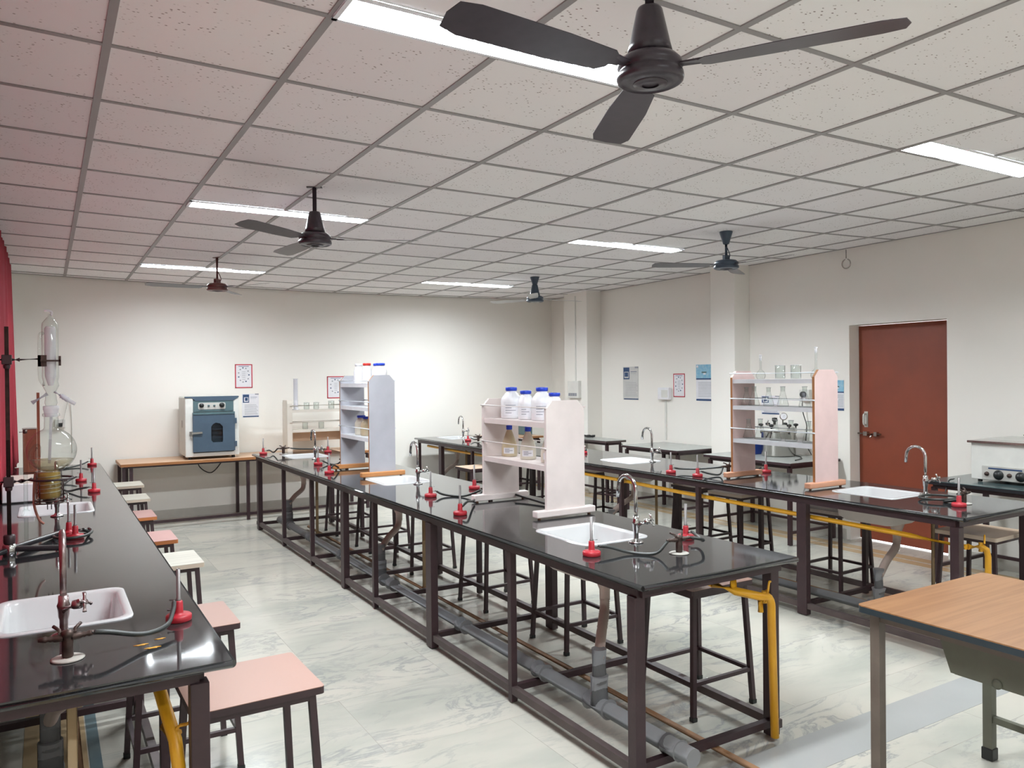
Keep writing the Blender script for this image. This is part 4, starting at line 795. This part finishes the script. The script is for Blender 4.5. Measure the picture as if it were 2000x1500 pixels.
# ---------------------------------------------------------------- posters (real thin sheets)
def poster(wall, u, z0, wid, hgt, kind, label, tilt=0):
    """wall 'far': u = x on the far wall; 'right': u = y on the right wall (u grows away from the camera)"""
    t = thing('wall_poster', (u, YF-0.001, z0) if wall == 'far' else (XR-0.001, u, z0), label, 'poster', 'paper posters on the walls', 0 if wall == 'far' else -PI/2)
    w2 = wid/2; mb = MB(); T = 0.0015
    def R(a, b, c, d, mi, k=1): mb.box(a, b, -T-0.0004*k, -0.0004*(k-1), c, d, mi)
    R(-w2, w2, 0, hgt, 0)
    if kind == 'redframe':
        for a, b, c, d in ((-w2, w2, 0, 0.012), (-w2, w2, hgt-0.012, hgt), (-w2, -w2+0.012, 0, hgt), (w2-0.012, w2, 0, hgt)): R(a, b, c, d, 1, 2)
        rd = random.Random(hash(label) % 1000 if False else len(label))
        for k in range(11):
            a = 2*PI*k/11; x = 0.3*wid*math.cos(a); z = hgt*(0.55+0.3*math.sin(a)); R(x-0.008, x+0.008, z-0.007, z+0.007, 2 if k % 3 else 3, 2)
        for k in range(5): R(-0.02, 0.02, hgt*(0.35+0.08*k), hgt*(0.35+0.08*k)+0.004, 2, 2)
        R(-w2*0.6, w2*0.6, hgt*0.9, hgt*0.92, 3, 2)
        mats = ['paper', 'tape', 'ink', 'ink_blue']
    elif kind == 'photo':
        R(-w2+0.01, -w2*0.15, hgt*0.62, hgt-0.01, 2, 2); R(-w2+0.025, -w2*0.25, hgt*0.66, hgt*0.85, 0, 3); R(-w2+0.035, -w2*0.32, hgt*0.7, hgt*0.83, 1, 4)
        R(0.0, w2*0.8, hgt*0.84, hgt*0.855, 2, 2); R(0.0, w2*0.7, hgt*0.79, hgt*0.80, 3, 2); R(w2*0.55, w2, hgt*0.95, hgt, 3, 2)
        for k in range(9): R(-w2*0.7, w2*(0.9-0.1*(k % 3)), hgt*(0.12+0.05*k), hgt*(0.12+0.05*k)+0.004, 3, 2)
        R(-w2*0.9, w2*0.98, 0.004, 0.018, 2, 2)
        mats = ['paper', 'ink_blue', 'ink_blue', 'ink']
    else:
        R(-w2, w2, hgt*0.62, hgt-0.004, 1, 2); R(-w2, w2, hgt*0.58, hgt*0.62, 2, 2); R(-w2*0.3, w2*0.3, hgt*0.76, hgt*0.80, 4, 3); R(-w2*0.1, w2*0.2, hgt*0.72, hgt*0.76, 0, 3)
        mb.lathe([(0.0, 0.0), (0.016, 0.0), (0.016, 0.001), (0, 0.001)], (-w2+0.022, -0.0022, hgt-0.026), 12, mi=0, axis=(0, -1, 0))
        for k in range(10): R(-w2*0.75, w2*0.9, hgt*(0.12+0.042*k), hgt*(0.12+0.042*k)+0.005, 3, 2)
        R(-w2, w2, 0.002, 0.024, 2, 2)
        mats = ['paper', 'print_sky', 'ink_blue', 'ink', 'oven_teal']
    mb.build('sheet', mats if kind != 'photo' or not tilt else ['paper_grey']+mats[1:], t)
poster('far', 2.075, 1.50, 0.205, 0.29, 'redframe', 'red-framed chart on the far wall above the oven')
poster('far', 2.15, 1.14, 0.20, 0.29, 'photo', 'white sheet with a small dark photo right of the oven')
poster('far', 3.225, 1.35, 0.23, 0.285, 'redframe', 'red-framed chart on the far wall partly hidden by the blue-white rack')
poster('right', 7.95, 1.285, 0.31, 0.435, 'photo', 'grey poster with a purple photo, left of the wall socket', 1)
poster('right', 7.04, 1.335, 0.20, 0.285, 'redframe', 'red-framed sheet right of the wall socket')
poster('right', 6.62, 1.295, 0.26, 0.43, 'sky', 'poster with sky blue picture beside the wide column')
poster('right', 4.84, 1.235, 0.14, 0.30, 'sky', 'narrow poster between the pink rack panel and the door frame')
poster('right', 5.66, 1.17, 0.24, 0.20, 'photo', 'sheet on the wall seen through the glassware rack')

# ---------------------------------------------------------------- wall fittings
t = thing('switch_box', (XR, 7.275, 1.30), 'white wall socket box with conduit running down to the table', 'socket', rz=-PI/2)
MB().box(-0.10, 0.10, -0.05, 0, 0, 0.15).build('box', 'white', t, bevel=0.006)
MB().box(-0.03, 0.08, -0.054, -0.05, 0.03, 0.12).build('socket_plate', 'off_white', t)
MB().box(-0.012, 0.012, -0.014, 0, -0.5, 0).build('conduit', 'off_white', t)
t = thing('switch_board', (6.35, 8.84, 1.30), 'cream switch board with conduit from the ceiling on the far column', 'switch board', rz=-PI/2)
MB().box(-0.13, 0.13, -0.05, 0, 0, 0.24).build('box', 'off_white', t, bevel=0.006)
for k in range(4): MB().box(-0.10+k*0.05, -0.062+k*0.05, -0.055, -0.05, 0.03, 0.07).build('switch', 'ink', t)
MB().box(0.002, 0.022, -0.012, 0, 0.24, 1.42).build('conduit', 'off_white', t)
t = thing('wall_socket', (0.135, YF, 1.10), 'small socket on the far wall behind the flask with a hanging cable', 'socket')
MB().box(-0.05, 0.05, -0.04, 0, 0, 0.09).build('box', 'off_white', t, bevel=0.004)
MB().box(-0.02, 0.02, -0.07, -0.04, 0.01, 0.05).build('plug', 'black', t)
MB().tube(spline([(0.02, -0.05, 0.03), (0.09, -0.03, 0.3), (0.11, -0.01, 0.1), (0.11, -0.01, -0.28)], 5), 0.004, 6).build('cable', 'off_white', t)
t = thing('wall_socket', (XR, 5.20, 1.32), 'wall socket with black plug seen through the glassware rack', 'socket', rz=-PI/2)
MB().box(-0.06, 0.06, -0.04, 0, 0, 0.12).build('box', 'off_white', t, bevel=0.004)
MB().lathe([(0.03, 0), (0.03, 0.03), (0.015, 0.045), (0, 0.045)], (0, -0.04, 0.07), 14, axis=(0, -1, 0)).build('plug', 'black', t)
MB().tube(spline([(0, -0.07, 0.06), (0.0, -0.06, -0.1), (0.03, -0.04, -0.25), (0.02, -0.04, -0.42), (0.10, -0.06, -0.53)], 5), 0.005, 6).build('cable', 'black', t)
t = thing('ceiling_hook', (6.55, 4.70, 2.62), 'metal ring hook hanging at the top of the right wall', 'hook')
MB().tube([(0, 0.0, 0.07), (0, 0, 0.155)], 0.004, 8).build('shank', 'steel', t)
MB().tube([(0, 0.045*math.sin(a), 0.02-0.045*math.cos(a)) for a in [0.4+5.6*k/20-PI for k in range(21)]], 0.006, 8).build('ring', 'steel', t)

# ---------------------------------------------------------------- tables along the right wall
def side_table(x0, x1, y0, y1, h, top, edge, label, legs=None, group='tables along the right wall'):
    ox, oy = (x0+x1)/2, (y0+y1)/2; t = thing('side_table', (ox, oy, 0), label, 'table', group); hx, hy = (x1-x0)/2, (y1-y0)/2
    MB().box(-hx, hx, -hy, hy, h-0.006, h).build('table_top', top, t, bevel=0.002)
    MB().box(-hx, hx, -hy, hy, h-0.028, h-0.0062).build('top_board', edge, t)
    fr = MB(); a, b_ = hx-0.05, hy-0.05; z = h-0.045
    for p, q in (((-a, -b_, z), (a, -b_, z)), ((-a, b_, z), (a, b_, z)), ((-a, -b_, z), (-a, b_, z)), ((a, -b_, z), (a, b_, z))): fr.bar(p, q, 0.025, 0.03)
    fr.build('top_frame', 'steel_paint', t)
    for sx in (-1, 1):
        for sy in (-1, 1): MB().bar((a*sx, b_*sy, 0.005), (a*sx, b_*sy, h-0.05), 0.034, 0.034).build('leg', 'steel_paint', t)
    fb = MB()
    for p, q in (((a, -b_, 0.12), (a, b_, 0.12)), ((-a, -b_, 0.12), (a, -b_, 0.12)), ((-a, b_, 0.12), (a, b_, 0.12))): fb.bar(p, q, 0.022, 0.025)
    fb.build('foot_rail', 'steel_paint', t); return t
M['grey_lam'] = mat('grey_green_laminate', (0.40, 0.42, 0.40), 0.25)
M['slate_lam'] = mat('slate_green_stone', (0.08, 0.12, 0.125), 0.15)
side_table(6.02, 6.34, 7.74, 8.95, 0.785, 'grey_lam', 'steel_dusty', 'grey-topped table with brown edge at the far column with a cable on it')
side_table(5.90, 6.58, 6.33, 7.30, 0.775, 'grey_lam', 'steel_paint', 'grey-topped table under the posters on the right wall')
side_table(5.86, 6.58, 4.80, 5.90, 0.775, 'grey_lam', 'steel_paint', 'table with the steel pressure cooker beside the wide column')
side_table(5.74, 6.56, 2.20, 3.46, 0.775, 'slate_lam', 'granite_edge', 'slate-topped table with the white water bath at the right edge')
t = side_table(5.05, 6.0, 9.14, 9.74, 0.775, 'table_wood', 'edge_brown', 'wooden-topped table against the far wall seen through the pinkish rack')
t = thing('instrument_box', (5.95, 9.45, 0.776), 'small blue-grey instrument seen through the pinkish rack', 'instrument')
MB().box(-0.12, 0.0, -0.1, 0.1, 0, 0.14).build('case', 'oven_teal', t, bevel=0.008); MB().box(-0.10, -0.02, -0.104, -0.1, 0.08, 0.12).build('display', 'black', t)
o = MB(); P = []
for k in range(60): a = 2*PI*k/15; P.append((6.18+0.035*math.cos(a)+0.01*math.sin(k), 8.33+0.12*math.sin(a)+0.02*math.cos(k*1.7), 0.795+0.0125*(k/60)*2+0.004*math.sin(k*2.1)))
tag(o.tube(P, 0.0045, 6).build('cable_coil', 'black'), 'bundled black cable lying on the far grey-topped table', 'cable')
o = MB().tube(spline([(5.86, 3.30, 0.79), (5.78, 3.30, 0.77), (5.71, 3.3, 0.6), (5.72, 3.32, 0.45), (5.80, 3.4, 0.52), (5.9, 3.5, 0.6)], 6), 0.005, 6).build('hanging_cable', 'black'); tag(o, 'thin black cable looping down under the slate-topped table', 'cable')
# hanging plugs at the right bench
for k, (x, y, lb) in enumerate(((5.10-0.03, 4.62, 'black plug on a thin cable hanging behind the yellow pipe near the rack'), (5.10-0.03, 3.02, 'black plug hanging behind the yellow pipe near the brown door'))):
    x += 0.07; t = thing('hanging_plug', (x, y, 0.60), lb, 'plug', 'black plugs hanging from the right bench')
    MB().lathe([(0.0, -0.03), (0.022, -0.026), (0.03, -0.005), (0.022, 0.02), (0.008, 0.035), (0, 0.035)], seg=12).build('plug', 'black', t)
    MB().tube(spline([(0, 0, 0.03), (0.004, 0.01, 0.09), (0.0, 0.02, 0.15), (-0.035, 0.02, 0.165)], 5), 0.0035, 6).build('cable', 'black', t)
# pressure cooker / autoclave
t = thing('pressure_autoclave', (6.33, 5.33, 0.776), 'stainless steel portable autoclave with dial gauge behind the flasks', 'autoclave')
R0 = 0.165
MB().lathe([(0, 0.002), (R0*0.95, 0.002), (R0, 0.012), (R0, 0.235), (R0*1.04, 0.24), (R0*1.04, 0.252), (0, 0.252)], seg=40).build('pot', 'steel', t)
MB().lathe([(R0*1.08, 0.254), (R0*1.10, 0.262), (R0*1.08, 0.275), (R0*0.9, 0.29), (R0*0.4, 0.31), (0, 0.315)], seg=40).build('lid', 'plate', t)
for k in range(6):
    a = 2*PI*k/6+0.3; cx, cy = 0.168*math.cos(a), 0.168*math.sin(a)
    MB().lathe([(0.007, -0.05), (0.007, 0.02), (0.012, 0.022), (0.024, 0.03), (0.024, 0.045), (0.01, 0.05), (0, 0.05)], (cx, cy, 0.275), 12).build('clamp_knob', 'black', t)
gg = MB().lathe([(0.036, -0.008), (0.038, 0.0), (0.038, 0.012), (0.034, 0.014), (0, 0.014)], (0.02, -0.05, 0.395), 24, axis=(-0.75, -0.65, 0.1)).build('gauge', 'steel', t)
MB().lathe([(0.030, 0.0155), (0, 0.0155)], (0.02, -0.05, 0.395), 24, axis=(-0.75, -0.65, 0.1)).tube([(0.005, -0.06, 0.39), (0.001, -0.075, 0.41)], 0.0015, 4, mi=1).build('dial', ['paper', 'ink'], gg)
MB().tube([(0.02, -0.04, 0.31), (0.02, -0.04, 0.36)], 0.007, 8).build('gauge_stem', 'steel', t)
MB().lathe([(0.012, 0.0), (0.012, 0.03), (0.026, 0.04), (0.026, 0.07), (0, 0.075)], (-0.03, 0.02, 0.31), 12).build('vent_weight', 'black', t)
MB().lathe([(0.01, 0.0), (0.004, 0.03), (0.012, 0.045), (0, 0.055)], (-0.06, 0.08, 0.305), 10).build('safety_valve', 'chrome', t)
for s in (-1, 1): MB().tube(spline([(s*0.165, -0.03, 0.18), (s*0.21, -0.02, 0.18), (s*0.21, 0.02, 0.18), (s*0.165, 0.03, 0.18)], 4), 0.007, 8).build('handle', 'black', t)
t = thing('blue_box', (6.28, 5.62, 0.776), 'blue plastic box with a white handle beside the steel autoclave', 'box')
MB().box(-0.10, 0.10, -0.08, 0.08, 0, 0.16).build('case', 'blue_box', t, bevel=0.008); MB().tube([(-0.105, -0.04, 0.06), (-0.115, 0.04, 0.06)], 0.012, 10).build('handle', 'white', t)
tag(MB().tube(spline([(6.42, 5.2, 0.783), (6.35, 5.08, 0.782), (6.22, 4.97, 0.782), (6.05, 4.9, 0.782)], 6), 0.005, 6).build('power_cable', 'black'), 'black cable lying on the table beside the autoclave', 'cable')
# water bath
t = thing('water_bath', (6.11, 2.99, 0.776), 'white laboratory water bath with two black dials on the slate-topped table', 'water bath', rz=-PI/2+0.02)
wx, wy, wh = 0.235, 0.155, 0.29
MB().box(-wx, wx, -wy, wy+0.15, 0.02, wh).build('case', 'off_white', t, bevel=0.004)
MB().box(-wx-0.02, wx+0.02, -wy-0.02, wy+0.17, wh, wh+0.016).build('rim', 'steel', t)
MB().prism([(-wx-0.01, wh+0.016), (wx+0.01, wh+0.016), (wx*0.7, wh+0.03), (-wx*0.7, wh+0.03)], -wy, wy+0.14, ax=1).build('lid', 'plate', t)
MB().lathe([(0.010, 0), (0.007, 0.01), (0.009, 0.02), (0.020, 0.026), (0.020, 0.032), (0, 0.034)], (0.05, 0.06, wh+0.03), 16).build('lid_knob', 'black', t)
cp = MB().box(-0.155, 0.155, -wy-0.006, -wy, 0.025, 0.125).build('control_panel', 'plate', t)
MB().box(-0.11, 0.12, -wy-0.008, -wy-0.006, 0.103, 0.113).build('slot', 'ink_blue', cp)
for xx in (-0.04, 0.11): MB().lathe([(0.036, 0), (0.034, 0.006), (0.026, 0.008), (0.024, 0.024), (0, 0.026)], (xx, -wy-0.006, 0.063), 24, axis=(0, -1, 0)).build('dial', 'black', t)
for xx in (-0.12, 0.035): MB().lathe([(0.016, 0), (0.014, 0.012), (0, 0.014)], (xx, -wy-0.006, 0.066), 14, axis=(0, -1, 0)).build('indicator', 'brass', t)
for sx in (-1, 1):
    for yy in (-wy+0.03, wy+0.12): MB().lathe([(0.016, 0.001), (0.016, 0.02), (0, 0.02)], (sx*(wx-0.05), yy, 0), 10).build('foot', 'black', t)

# ---------------------------------------------------------------- teacher desk at the right front
t = thing('wooden_desk', (2.93, 1.17, 0), 'orange-brown wood-topped desk with olive metal drawer panel at the right front', 'desk')
dx, dy = 0.42, 0.60
MB().prism(rrect(-dx, dx, -dy, dy, 0.02, 3), 0.746, 0.75, ax=2).build('desk_top', 'desk_wood', t)
MB().prism(rrect(-dx, dx, -dy, dy, 0.02, 3), 0.724, 0.7458, ax=2).build('top_board', 'desk_edge', t)
for sx in (-1, 1):
    for sy in (-1, 1):
        l = MB().bar((sx*(dx-0.05), sy*(dy-0.05), 0.03), (sx*(dx-0.05), sy*(dy-0.05), 0.722), 0.036, 0.036).build('leg', 'desk_leg' if sx < 0 else 'green_paint', t)
        MB().box(sx*(dx-0.05)-0.023, sx*(dx-0.05)+0.023, sy*(dy-0.05)-0.023, sy*(dy-0.05)+0.023, 0.001, 0.05).build('foot_cap', 'black', l, bevel=0.004)
fr = MB(); a, b_ = dx-0.05, dy-0.05
for p, q in (((-a, -b_, 0.71), (a, -b_, 0.71)), ((-a, b_, 0.71), (a, b_, 0.71)), ((a, -b_, 0.71), (a, b_, 0.71)), ((-a, -b_, 0.71), (-a, b_, 0.71))): fr.bar(p, q, 0.026, 0.03)
fr.build('top_frame', 'desk_leg', t)
fr = MB()
for p, q in (((a, -b_, 0.17), (a, b_, 0.17)), ((-a, -b_, 0.17), (-a, -b_+0.2, 0.17)), ((-a, -b_, 0.10), (a, -b_, 0.10)), ((-a, b_-0.05, 0.045), (-a, -b_, 0.045))): fr.bar(p, q, 0.024, 0.026)
fr.build('foot_rail', 'green_paint', t)
MB().prism([(-0.56, 0.718), (0.36, 0.718), (0.31, 0.575), (-0.56, 0.575)], -0.33, -0.325, ax=0).box(-0.325, 0.10, -0.56, 0.30, 0.572, 0.577).box(-0.325, 0.10, 0.295, 0.30, 0.575, 0.718).build('drawer_box', 'green_paint', t)
MB().lathe([(0.016, 0), (0.016, 0.004), (0.006, 0.006), (0, 0.006)], (-0.33, 0.16, 0.585), 14, axis=(-1, 0, 0)).build('lock_tab', 'green_paint', t)

# ---------------------------------------------------------------- curtain along the left wall
cu = MB(); n = 260; V = []; F = []; Y0, Y1 = 1.2, 9.0; rows = 12
for j in range(rows+1):
    q = j/rows
    for i in range(n+1):
        Y = Y0+(Y1-Y0)*i/n; X = -0.285+0.018*math.sin(Y*38+0.6*math.sin(Y*5))*(0.6+0.4*(1-q))+0.010*math.sin(Y*17+1)+0.035*(1-q)*max(0, (Y-7)/2)
        V.append((X, Y, 0.812+q*(zc(X, Y)-0.02-0.812)))
for j in range(rows):
    for i in range(n): a = j*(n+1)+i; F.append((a, a+1, a+n+2, a+n+1))
cu.add(V, F, 0, True)
o = cu.build('curtain', 'curtain'); tag(o, 'long red curtain hanging along the left wall down to the bench', 'curtain')
sd = o.modifiers.new('thickness', 'SOLIDIFY'); sd.thickness = 0.002

# ---------------------------------------------------------------- distillation set on the left bench
RX, RY = -0.148, 4.20
t = thing('retort_stand', (RX, RY, HT), 'tall retort stand with rusty rod and glossy forked base on the left bench', 'retort stand')
MB().tube([(0, 0, 0.01), (0, 0, 1.04)], 0.0085, 12).build('rod', 'brass', t)
bs = MB()
for p, q in (((0, 0, 0.03), (0.22, -0.02, 0.014)), ((0, 0, 0.03), (0.20, 0.40, 0.014)), ((0, 0, 0.03), (-0.085, -0.07, 0.014))): bs.bar(p, q, 0.034, 0.024)
bs.build('base', 'granite_edge', t, bevel=0.008)
MB().lathe([(0.026, 0.0), (0.03, 0.01), (0.028, 0.045), (0.02, 0.055), (0, 0.055)], seg=20).build('base_boss', 'chrome', t)
MB().lathe([(0.022, 0.055), (0.024, 0.06), (0.024, 0.09), (0.02, 0.095), (0, 0.095)], seg=16).build('collar', 'steel_paint', t)
def boss(z, tip, th=0.006, claw=True):
    b = MB(); b.box(-0.02, 0.02, -0.02, 0.02, z-0.022, z+0.022).tube([(0.015, 0, z), (0.05, 0, z)], 0.011, 10).tube([(-0.015, 0, z), (-0.06, 0, z)], 0.006, 8).lathe([(0.014, -0.004), (0.014, 0.004), (0, 0.004)], (-0.06, 0, z), 10, axis=(1, 0, 0))
    b.lathe([(0, -0.045), (0.014, -0.04), (0.016, -0.024), (0.0, -0.022)], (0, 0, z), 10)
    o_ = b.build('boss_clamp', 'steel_paint', t, bevel=0.003)
    MB().tube([(0.05, 0, z), (tip, 0, z+0.004)], th, 8).build('clamp_arm', 'steel_paint', o_); return o_
c = boss(0.80+0.14-0.05+0.0, 0.125, 0.004)
z = 0.885
cl = MB().prism([(0.12, z-0.026), (0.155, z-0.026), (0.155, z+0.026), (0.12, z+0.026)], -0.03, -0.02, ax=1).box(0.12, 0.132, -0.03, 0.03, z-0.026, z+0.026).box(0.12, 0.155, 0.022, 0.03, z-0.026, z+0.026).box(0.130, 0.212, -0.040, -0.030, z-0.004, z+0.004).box(0.203, 0.212, -0.040, 0.024, z-0.022, z+0.022)
cl.build('claw', 'brass', c)
c = boss(0.335, 0.09, 0.010)
rg = MB().tube([(0.17+0.085*math.cos(a), 0.085*math.sin(a), 0.338) for a in [2*PI*k/28 for k in range(28)]], 0.005, 8, closed=True).build('support_ring', 'steel_paint', c)
FX = RX+0.170
t = thing('distillation_flask', (FX, RY, 1.27), 'round-bottomed glass flask with pale yellow liquid on the retort stand', 'flask')
R1 = 0.103; P = []
for k in range(3, 25): a = -PI/2+PI*k/27; P.append((R1*math.cos(a), R1*math.sin(a)))
P = [(0.03, -R1*0.96)]+P+[(0.030, 0.105), (0.029, 0.155), (0.036, 0.160), (0.036, 0.170), (0.030, 0.172)]
MB().lathe(P, seg=40).build('bulb', 'glass', t)
lz = -0.045; L_ = [(0, -R1*0.94)]+[((R1-0.004)*math.cos(a), (R1-0.004)*math.sin(a)) for a in [-PI/2+0.25+(math.asin(lz/R1)+PI/2-0.25)*k/8 for k in range(9)]]+[(0, lz)]
MB().lathe(L_, seg=36).build('liquid', 'liquid', t)
MB().lathe([(0.026, 0.155), (0.031, 0.185), (0.033, 0.19), (0.033, 0.205), (0.024, 0.207)], seg=24).build('ground_joint', 'glass_milky', t)
MB().tube(spline([(-0.075, 0, -0.09), (-0.082, 0, -0.03), (-0.078, 0, 0.0), (-0.055, 0, 0.02), (-0.055, 0, -0.03)], 6), 0.011, 10).build('side_tube', 'glass', t)
MB().tube([(0.0, 0, 0.16), (-0.01, 0, -0.06)], 0.006, 10).build('inner_tube', 'glass_milky', t)
t = thing('glass_condenser', (FX, RY, 1.27), 'tall glass condenser with milky inner jacket and two side arms, clamped above the flask', 'condenser')
MB().lathe([(0.022, 0.205), (0.026, 0.22), (0.020, 0.27), (0.034, 0.30), (0.030, 0.32), (0.032, 0.33), (0.034, 0.34), (0.034, 0.57), (0.032, 0.59), (0.014, 0.615), (0.008, 0.62), (0.006, 0.635)], seg=28).build('outer_jacket', 'glass', t)
MB().lathe([(0.010, 0.30), (0.022, 0.34), (0.023, 0.35), (0.023, 0.565), (0.018, 0.575), (0, 0.576)], seg=24).build('inner_jacket', 'glass_milky', t)
MB().tube(spline([(0.004, 0, 0.625), (0.008, 0, 0.64), (-0.004, 0, 0.648), (-0.022, 0, 0.648)], 6), 0.0055, 8).build('top_outlet', 'glass_milky', t)
MB().tube([(-0.014, 0, 0.262), (-0.075, -0.01, 0.222)], [0.009, 0.010], 10).build('side_arm', 'glass_milky', t)
MB().tube([(0.014, 0, 0.272), (0.05, -0.005, 0.245), (0.098, -0.01, 0.212)], [0.007, 0.010, 0.008], 10).tube([(0.035+0.006*k, -0.003, 0.257-0.0045*k) for k in range(7)], [0.010, 0.012]*3+[0.010], 8).build('side_arm', 'glass_milky', t)
MB().tube(spline([(-0.026, -0.02, 0.30), (-0.042, -0.02, 0.34), (-0.043, -0.02, 0.46), (-0.040, -0.01, 0.53), (-0.028, 0, 0.545)], 6), 0.008, 10).build('bypass_tube', 'glass', t)
t = thing('heating_cup', (FX-0.012, RY, 1.04), 'glass cup of amber liquid with heating coil and wire cage under the flask', 'glass cup')
MB().lathe([(0, 0), (0.045, 0.0), (0.052, 0.012), (0.053, 0.13), (0.056, 0.135), (0.051, 0.13), (0.050, 0.014), (0, 0.006)], seg=28).build('cup', 'glass', t)
MB().lathe([(0, 0.008), (0.040, 0.008), (0.046, 0.018), (0.046, 0.128), (0, 0.128)], seg=28).build('liquid', 'amber', t)
pts = [(0.048*math.cos(a), 0.048*math.sin(a), 0.025+0.09*k/90) for k, a in enumerate([2*PI*k/18 for k in range(90)])]
MB().tube(pts, 0.0028, 6).build('heating_coil', 'cloudy', t)
cg = MB()
for z in (-0.012, 0.0): cg.tube([(0.058*math.cos(a), 0.058*math.sin(a), z) for a in [2*PI*k/24 for k in range(24)]], 0.0028, 6, closed=True)
for a in (-0.3, 0.1, 2.0, 4.0): cg.tube([(0.058*math.cos(a), 0.058*math.sin(a), -0.012), (0.058*math.cos(a), 0.058*math.sin(a), 0.095)], 0.002, 6)
cg.tube(spline([(0.05, -0.02, 0.0), (0.07, -0.02, 0.0), (0.072, -0.02, 0.02), (0.06, -0.02, 0.03)], 4), 0.0025, 6); cg.build('wire_cage', 'brass', t)
MB().lathe([(0, -0.02), (0.012, -0.018), (0.02, -0.006), (0.03, 0), (0, 0)], seg=14).tube([(-0.008, 0, -0.045), (-0.008, 0, -0.01)], 0.002, 6).tube([(0.008, 0, -0.045), (0.008, 0, -0.01)], 0.002, 6).build('terminal_base', 'brass', t)
o = MB().tube(spline([(FX-0.066, RY, 1.17), (FX-0.072, RY, 1.10), (FX-0.072, RY, 1.02), (FX-0.055, RY, 0.955), (FX-0.035, RY, 0.93)], 7), 0.0055, 10).build('rubber_tube', 'tube_rubber')
tag(o, 'reddish brown rubber tube hanging beside the amber cup', 'tube')
# far things on the left bench
t = thing('instrument_case', (-0.17, 6.28, HT), 'low white instrument case with pale green lid behind the retort stand', 'instrument case')
MB().box(-0.08, 0.10, -0.28, 0.28, 0.006, 0.125).build('case', 'white', t, bevel=0.006); MB().box(-0.075, 0.095, -0.27, 0.27, 0.125, 0.13).build('lid', 'cream', t)
MB().box(-0.078, 0.098, -0.278, 0.278, 0.0005, 0.006).build('base', 'black', t)
t = thing('wooden_balance_stand', (-0.10, 8.1, HT), 'reddish-brown wooden box with an upright post seen behind the flask', 'wooden stand')
MB().box(-0.075, 0.03, -0.08, 0.08, 0.001, 0.38).build('box', 'brown_wood', t, bevel=0.004)
MB().box(0.032, 0.055, -0.012, 0.012, 0.001, 0.70).build('post', 'brown_wood', t, bevel=0.002)
MB().box(-0.08, 0.035, -0.085, 0.085, 0.381, 0.386).build('lid', 'putty', t)
t = thing('glass_burette', (-0.11, 5.6, HT), 'tall narrow glass burette with a dark clip between the curtain and the flask', 'burette')
MB().lathe([(0.02, 0.001), (0.02, 0.004), (0.011, 0.008), (0.011, 0.50), (0.013, 0.505)], seg=14).build('tube', 'glass', t)
MB().tube([(-0.03, 0, 0.485), (0.006, 0, 0.487)], 0.003, 6).lathe([(0.0, 0.475), (0.012, 0.478), (0.012, 0.498), (0, 0.5)], seg=10).build('clip', 'brass', t)
# yellow paint flecks on the left bench corner
fl = MB()
for x, y, a, b_ in ((0.235, 2.545, 0.018, 0.006), (0.29, 2.575, 0.014, 0.005), (0.262, 2.50, 0.02, 0.006)):
    fl.prism([(x+a*math.cos(k)*(1+0.35*math.sin(3*k)), y+b_*math.sin(k)*(1+0.4*math.cos(5*k))) for k in [2*PI*i/11 for i in range(11)]], HT+0.0003, HT+0.0012, ax=2)
tag(fl.build('paint_flecks', 'yellow'), 'yellow paint flecks on the near corner of the left bench', 'paint', kind='stuff')
